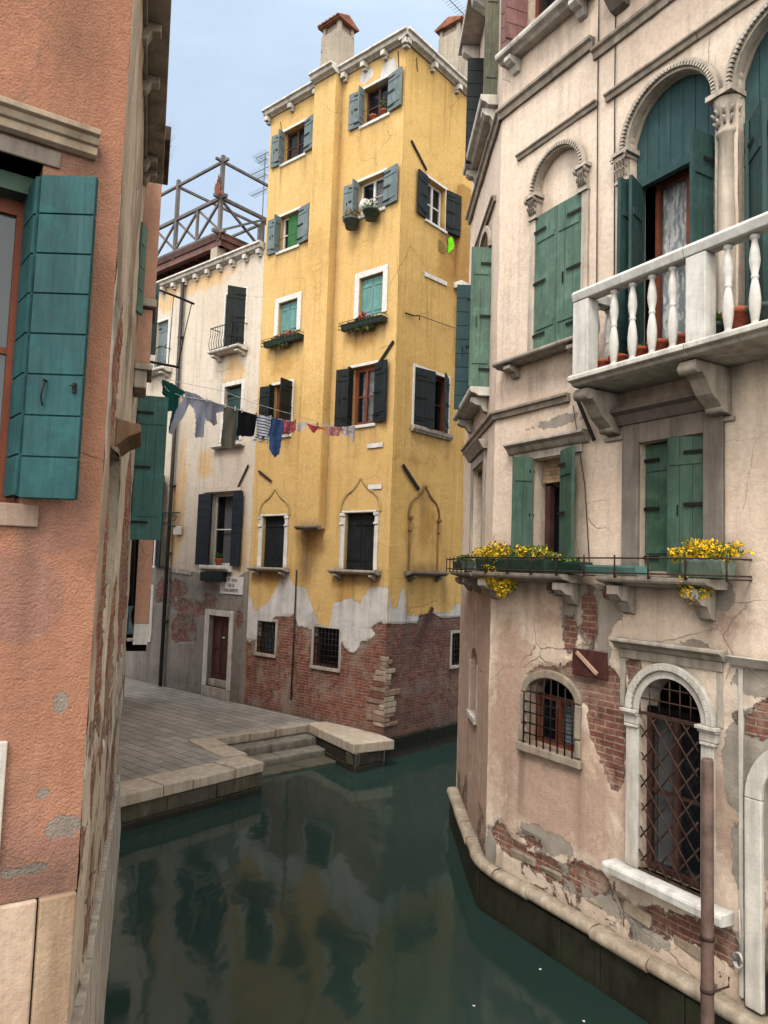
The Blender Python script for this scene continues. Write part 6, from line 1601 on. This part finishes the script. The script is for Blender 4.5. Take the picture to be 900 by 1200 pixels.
G_ = [
 ('towel', 'dark green cloth bunched at the left end of the washing line', c8([(420,215),(455,215),(530,250),(645,325),(655,350),(600,400),(585,530),(540,620),(510,725),(488,740),(500,640),(520,530),(450,535),(480,400),(420,352)]), mk_cloth('bottle_green_cloth', (14,62,56)), 1.0),
 ('trousers', 'pale blue grey trousers hanging by one side next to the green cloth', c4([(98,68),(150,82),(190,105),(192,150),(180,272),(147,272),(140,150),(125,126),(95,170),(45,260),(25,250),(65,150),(100,92)]), mk_cloth('blue_grey_cotton', (132,136,150)), 2.0),
 ('tank_top', 'mid grey top hanging between pale trousers and olive trousers', c4([(192,104),(272,130),(272,158),(240,165),(245,212),(230,222),(192,196),(190,150)]), mk_cloth('grey_cotton', (116,116,128)), 3.0),
 ('trousers', 'olive brown trousers pegged by the waist beside the black cloth', c4([(275,138),(332,154),(332,200),(324,305),(310,326),(262,312),(256,290),(268,200)]), mk_cloth('olive_cotton', (86,82,72)), 4.0),
 ('black_cloth', 'plain black cloth hanging flat between olive trousers and striped shirt', c4([(335,152),(415,172),(410,262),(395,270),(326,264),(332,200)]), mk_cloth('black_cotton', (16,17,20)), 5.0),
 ('striped_shirt', 'white and blue striped shirt hanging beside the jeans', c4([(418,176),(480,184),(478,225),(470,262),(466,300),(458,310),(452,290),(446,262),(440,265),(434,300),(428,288),(428,258),(405,296),(394,292),(408,262)]), mk_cloth('striped_cotton', (196,200,206), (70,80,104), stripes=18), 6.0),
 ('jeans', 'long blue denim jeans, the longest thing on the line', c4([(484,186),(532,192),(526,260),(516,345),(498,364),(480,350),(471,320),(474,250),(480,225)]), mk_cloth('denim', (44,66,106), (58,80,120)), 7.0),
 ('red_shirt', 'crimson garment directly right of the jeans', c4([(532,196),(586,202),(584,240),(572,252),(530,250)]), mk_cloth('crimson_cotton', (140,62,74), (170,100,106)), 8.0),
 ('white_briefs', 'small white briefs hanging right of the crimson garment', c4([(590,206),(636,212),(620,240),(606,248),(594,240)]), mk_cloth('white_cotton', (196,192,184)), 9.0),
 ('red_cloth', 'small red triangular cloth on the washing line', c4([(638,212),(688,224),(684,236),(668,256),(654,250)]), mk_cloth('red_cotton', (160,62,72)), 10.0),
 ('orange_strap', 'thin orange scrap of cloth next to the red triangle', c4([(688,226),(714,228),(712,242),(698,236),(690,240)]), mk_cloth('orange_cotton', (190,96,56)), 11.0),
 ('pink_shirt', 'dusty pink patterned garment near the right end of the line', c4([(726,226),(785,226),(780,268),(726,264)]), mk_cloth('pink_cotton', (164,104,108), (190,150,150)), 12.0),
 ('pale_shirt', 'pale grey lilac garment, last on the right of the line', c4([(787,226),(848,222),(846,265),(840,292),(826,286),(825,262),(806,264),(790,266)]), mk_cloth('pale_cotton', (190,184,190), (150,146,158)), 13.0)]
for nm, lab, poly, mt, sdv in G_: cloth(nm, lab, LN, poly, mt, 0, 'laundry', cl, res=.014, seed=sdv, amp=.022)
for px in (214,242,264,276,284,301,318,331,347,360,373,384,401,415):
    u, z = LN.uz(px, 470); zl = interp(u, LP); mb = MB(); mb.box(-.008, .008, -.012, -.004, -.04, .04); mb.box(-.008, .008, .004, .012, -.04, .04); mb.box(-.007, .007, -.004, .004, -.01, .0)
    o = mb.build('clothes_peg', M['wood'] if px % 2 else M['rope'], None, M=LN.M @ Matrix.Translation((u, 0, zl))); tag(o, 'tiny clothes peg clipped on the washing line', 'clothes peg', 'clothes pegs')

# ================================================================== floating specks
for px, py in ((555,1179),(633,1136),(684,1197)):
    x, y = atz(px, py, .09); mb = MB(); mb.box(-.011, .011, -.007, .007, .001, .006, .003); o = mb.build('floating_scrap', M['white'], None, M=Matrix.Translation((x, y, .09))); tag(o, 'tiny white scrap floating on the green canal water', 'litter', 'scraps floating on the canal')

# ================================================================== world, sun, camera
SUN_EL, SUN_AZ = radians(56), radians(200)     # azimuth measured clockwise from +Y
wd_ = bpy.data.worlds.new('World'); bpy.context.scene.world = wd_; wd_.use_nodes = True
nt = wd_.node_tree; nt.nodes.clear()
out = nt.nodes.new('ShaderNodeOutputWorld'); bg = nt.nodes.new('ShaderNodeBackground'); sky = nt.nodes.new('ShaderNodeTexSky')
sky.sky_type = 'NISHITA'; sky.sun_disc = False; sky.sun_elevation = SUN_EL; sky.sun_rotation = SUN_AZ; sky.air_density = 1.0; sky.dust_density = 2.5; sky.ozone_density = 1.5
tc = nt.nodes.new('ShaderNodeTexCoord'); mp = nt.nodes.new('ShaderNodeMapping'); mp.inputs['Scale'].default_value = (1, 1, 2.2)
nz = nt.nodes.new('ShaderNodeTexNoise'); nz.inputs['Scale'].default_value = 2.2; nz.inputs['Detail'].default_value = 7; nz.inputs['Roughness'].default_value = .55; nz.inputs['Distortion'].default_value = .6
mr = nt.nodes.new('ShaderNodeMapRange'); mr.inputs[1].default_value = .3; mr.inputs[2].default_value = .75; mr.inputs[3].default_value = .6; mr.inputs[4].default_value = 1.0
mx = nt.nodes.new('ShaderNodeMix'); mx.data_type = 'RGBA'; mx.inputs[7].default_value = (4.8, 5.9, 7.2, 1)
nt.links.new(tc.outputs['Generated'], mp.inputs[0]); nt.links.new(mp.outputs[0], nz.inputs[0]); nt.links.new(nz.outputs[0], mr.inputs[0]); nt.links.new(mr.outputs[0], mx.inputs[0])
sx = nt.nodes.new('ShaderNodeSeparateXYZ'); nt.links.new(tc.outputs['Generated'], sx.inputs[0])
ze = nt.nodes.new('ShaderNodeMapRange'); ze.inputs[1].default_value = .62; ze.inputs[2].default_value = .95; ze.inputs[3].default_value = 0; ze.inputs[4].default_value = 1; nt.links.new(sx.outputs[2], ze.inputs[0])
m2 = nt.nodes.new('ShaderNodeMix'); m2.data_type = 'RGBA'; m2.inputs[7].default_value = (19, 19.2, 19.4, 1)  # zenith out of view brightened, added to light the scene from above
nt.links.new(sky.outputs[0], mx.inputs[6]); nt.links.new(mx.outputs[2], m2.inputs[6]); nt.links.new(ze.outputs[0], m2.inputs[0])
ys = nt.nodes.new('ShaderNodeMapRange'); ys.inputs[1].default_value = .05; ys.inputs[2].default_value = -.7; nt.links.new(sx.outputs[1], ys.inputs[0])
m3 = nt.nodes.new('ShaderNodeMix'); m3.data_type = 'RGBA'; m3.inputs[7].default_value = (19.5, 18.7, 17.4, 1); nt.links.new(ys.outputs[0], m3.inputs[0]); nt.links.new(m2.outputs[2], m3.inputs[6]); nt.links.new(m3.outputs[2], bg.inputs[0]); nt.links.new(bg.outputs[0], out.inputs[0]); bg.inputs[1].default_value = .15  # sky boosted behind the camera, unseen, as added fill
sl_ = bpy.data.lights.new('sun', 'SUN'); sl_.energy = 2.3; sl_.angle = radians(16); sl_.color = (1, .96, .9)
so = bpy.data.objects.new('sun', sl_); col.objects.link(so)
dv = Vector((sin(SUN_AZ)*cos(SUN_EL), cos(SUN_AZ)*cos(SUN_EL), sin(SUN_EL)))
so.rotation_euler = dv.to_track_quat('Z', 'Y').to_euler(); so.location = dv*30
cam = bpy.data.cameras.new('camera'); co = bpy.data.objects.new('camera', cam); col.objects.link(co)
cam.sensor_fit = 'VERTICAL'; cam.sensor_height = 36; cam.sensor_width = 27; cam.lens = FPX/1200*36; cam.clip_end = 1000; cam.clip_start = .05
Mc = Matrix((( CR.x, CU.x, -CF.x, 0), (CR.y, CU.y, -CF.y, 0), (CR.z, CU.z, -CF.z, EYE), (0, 0, 0, 1))); co.matrix_basis = Mc
sc_ = bpy.context.scene; sc_.camera = co
sc_.view_settings.view_transform = 'Standard'; sc_.view_settings.look = 'None'; sc_.view_settings.exposure = 0; sc_.view_settings.gamma = 1
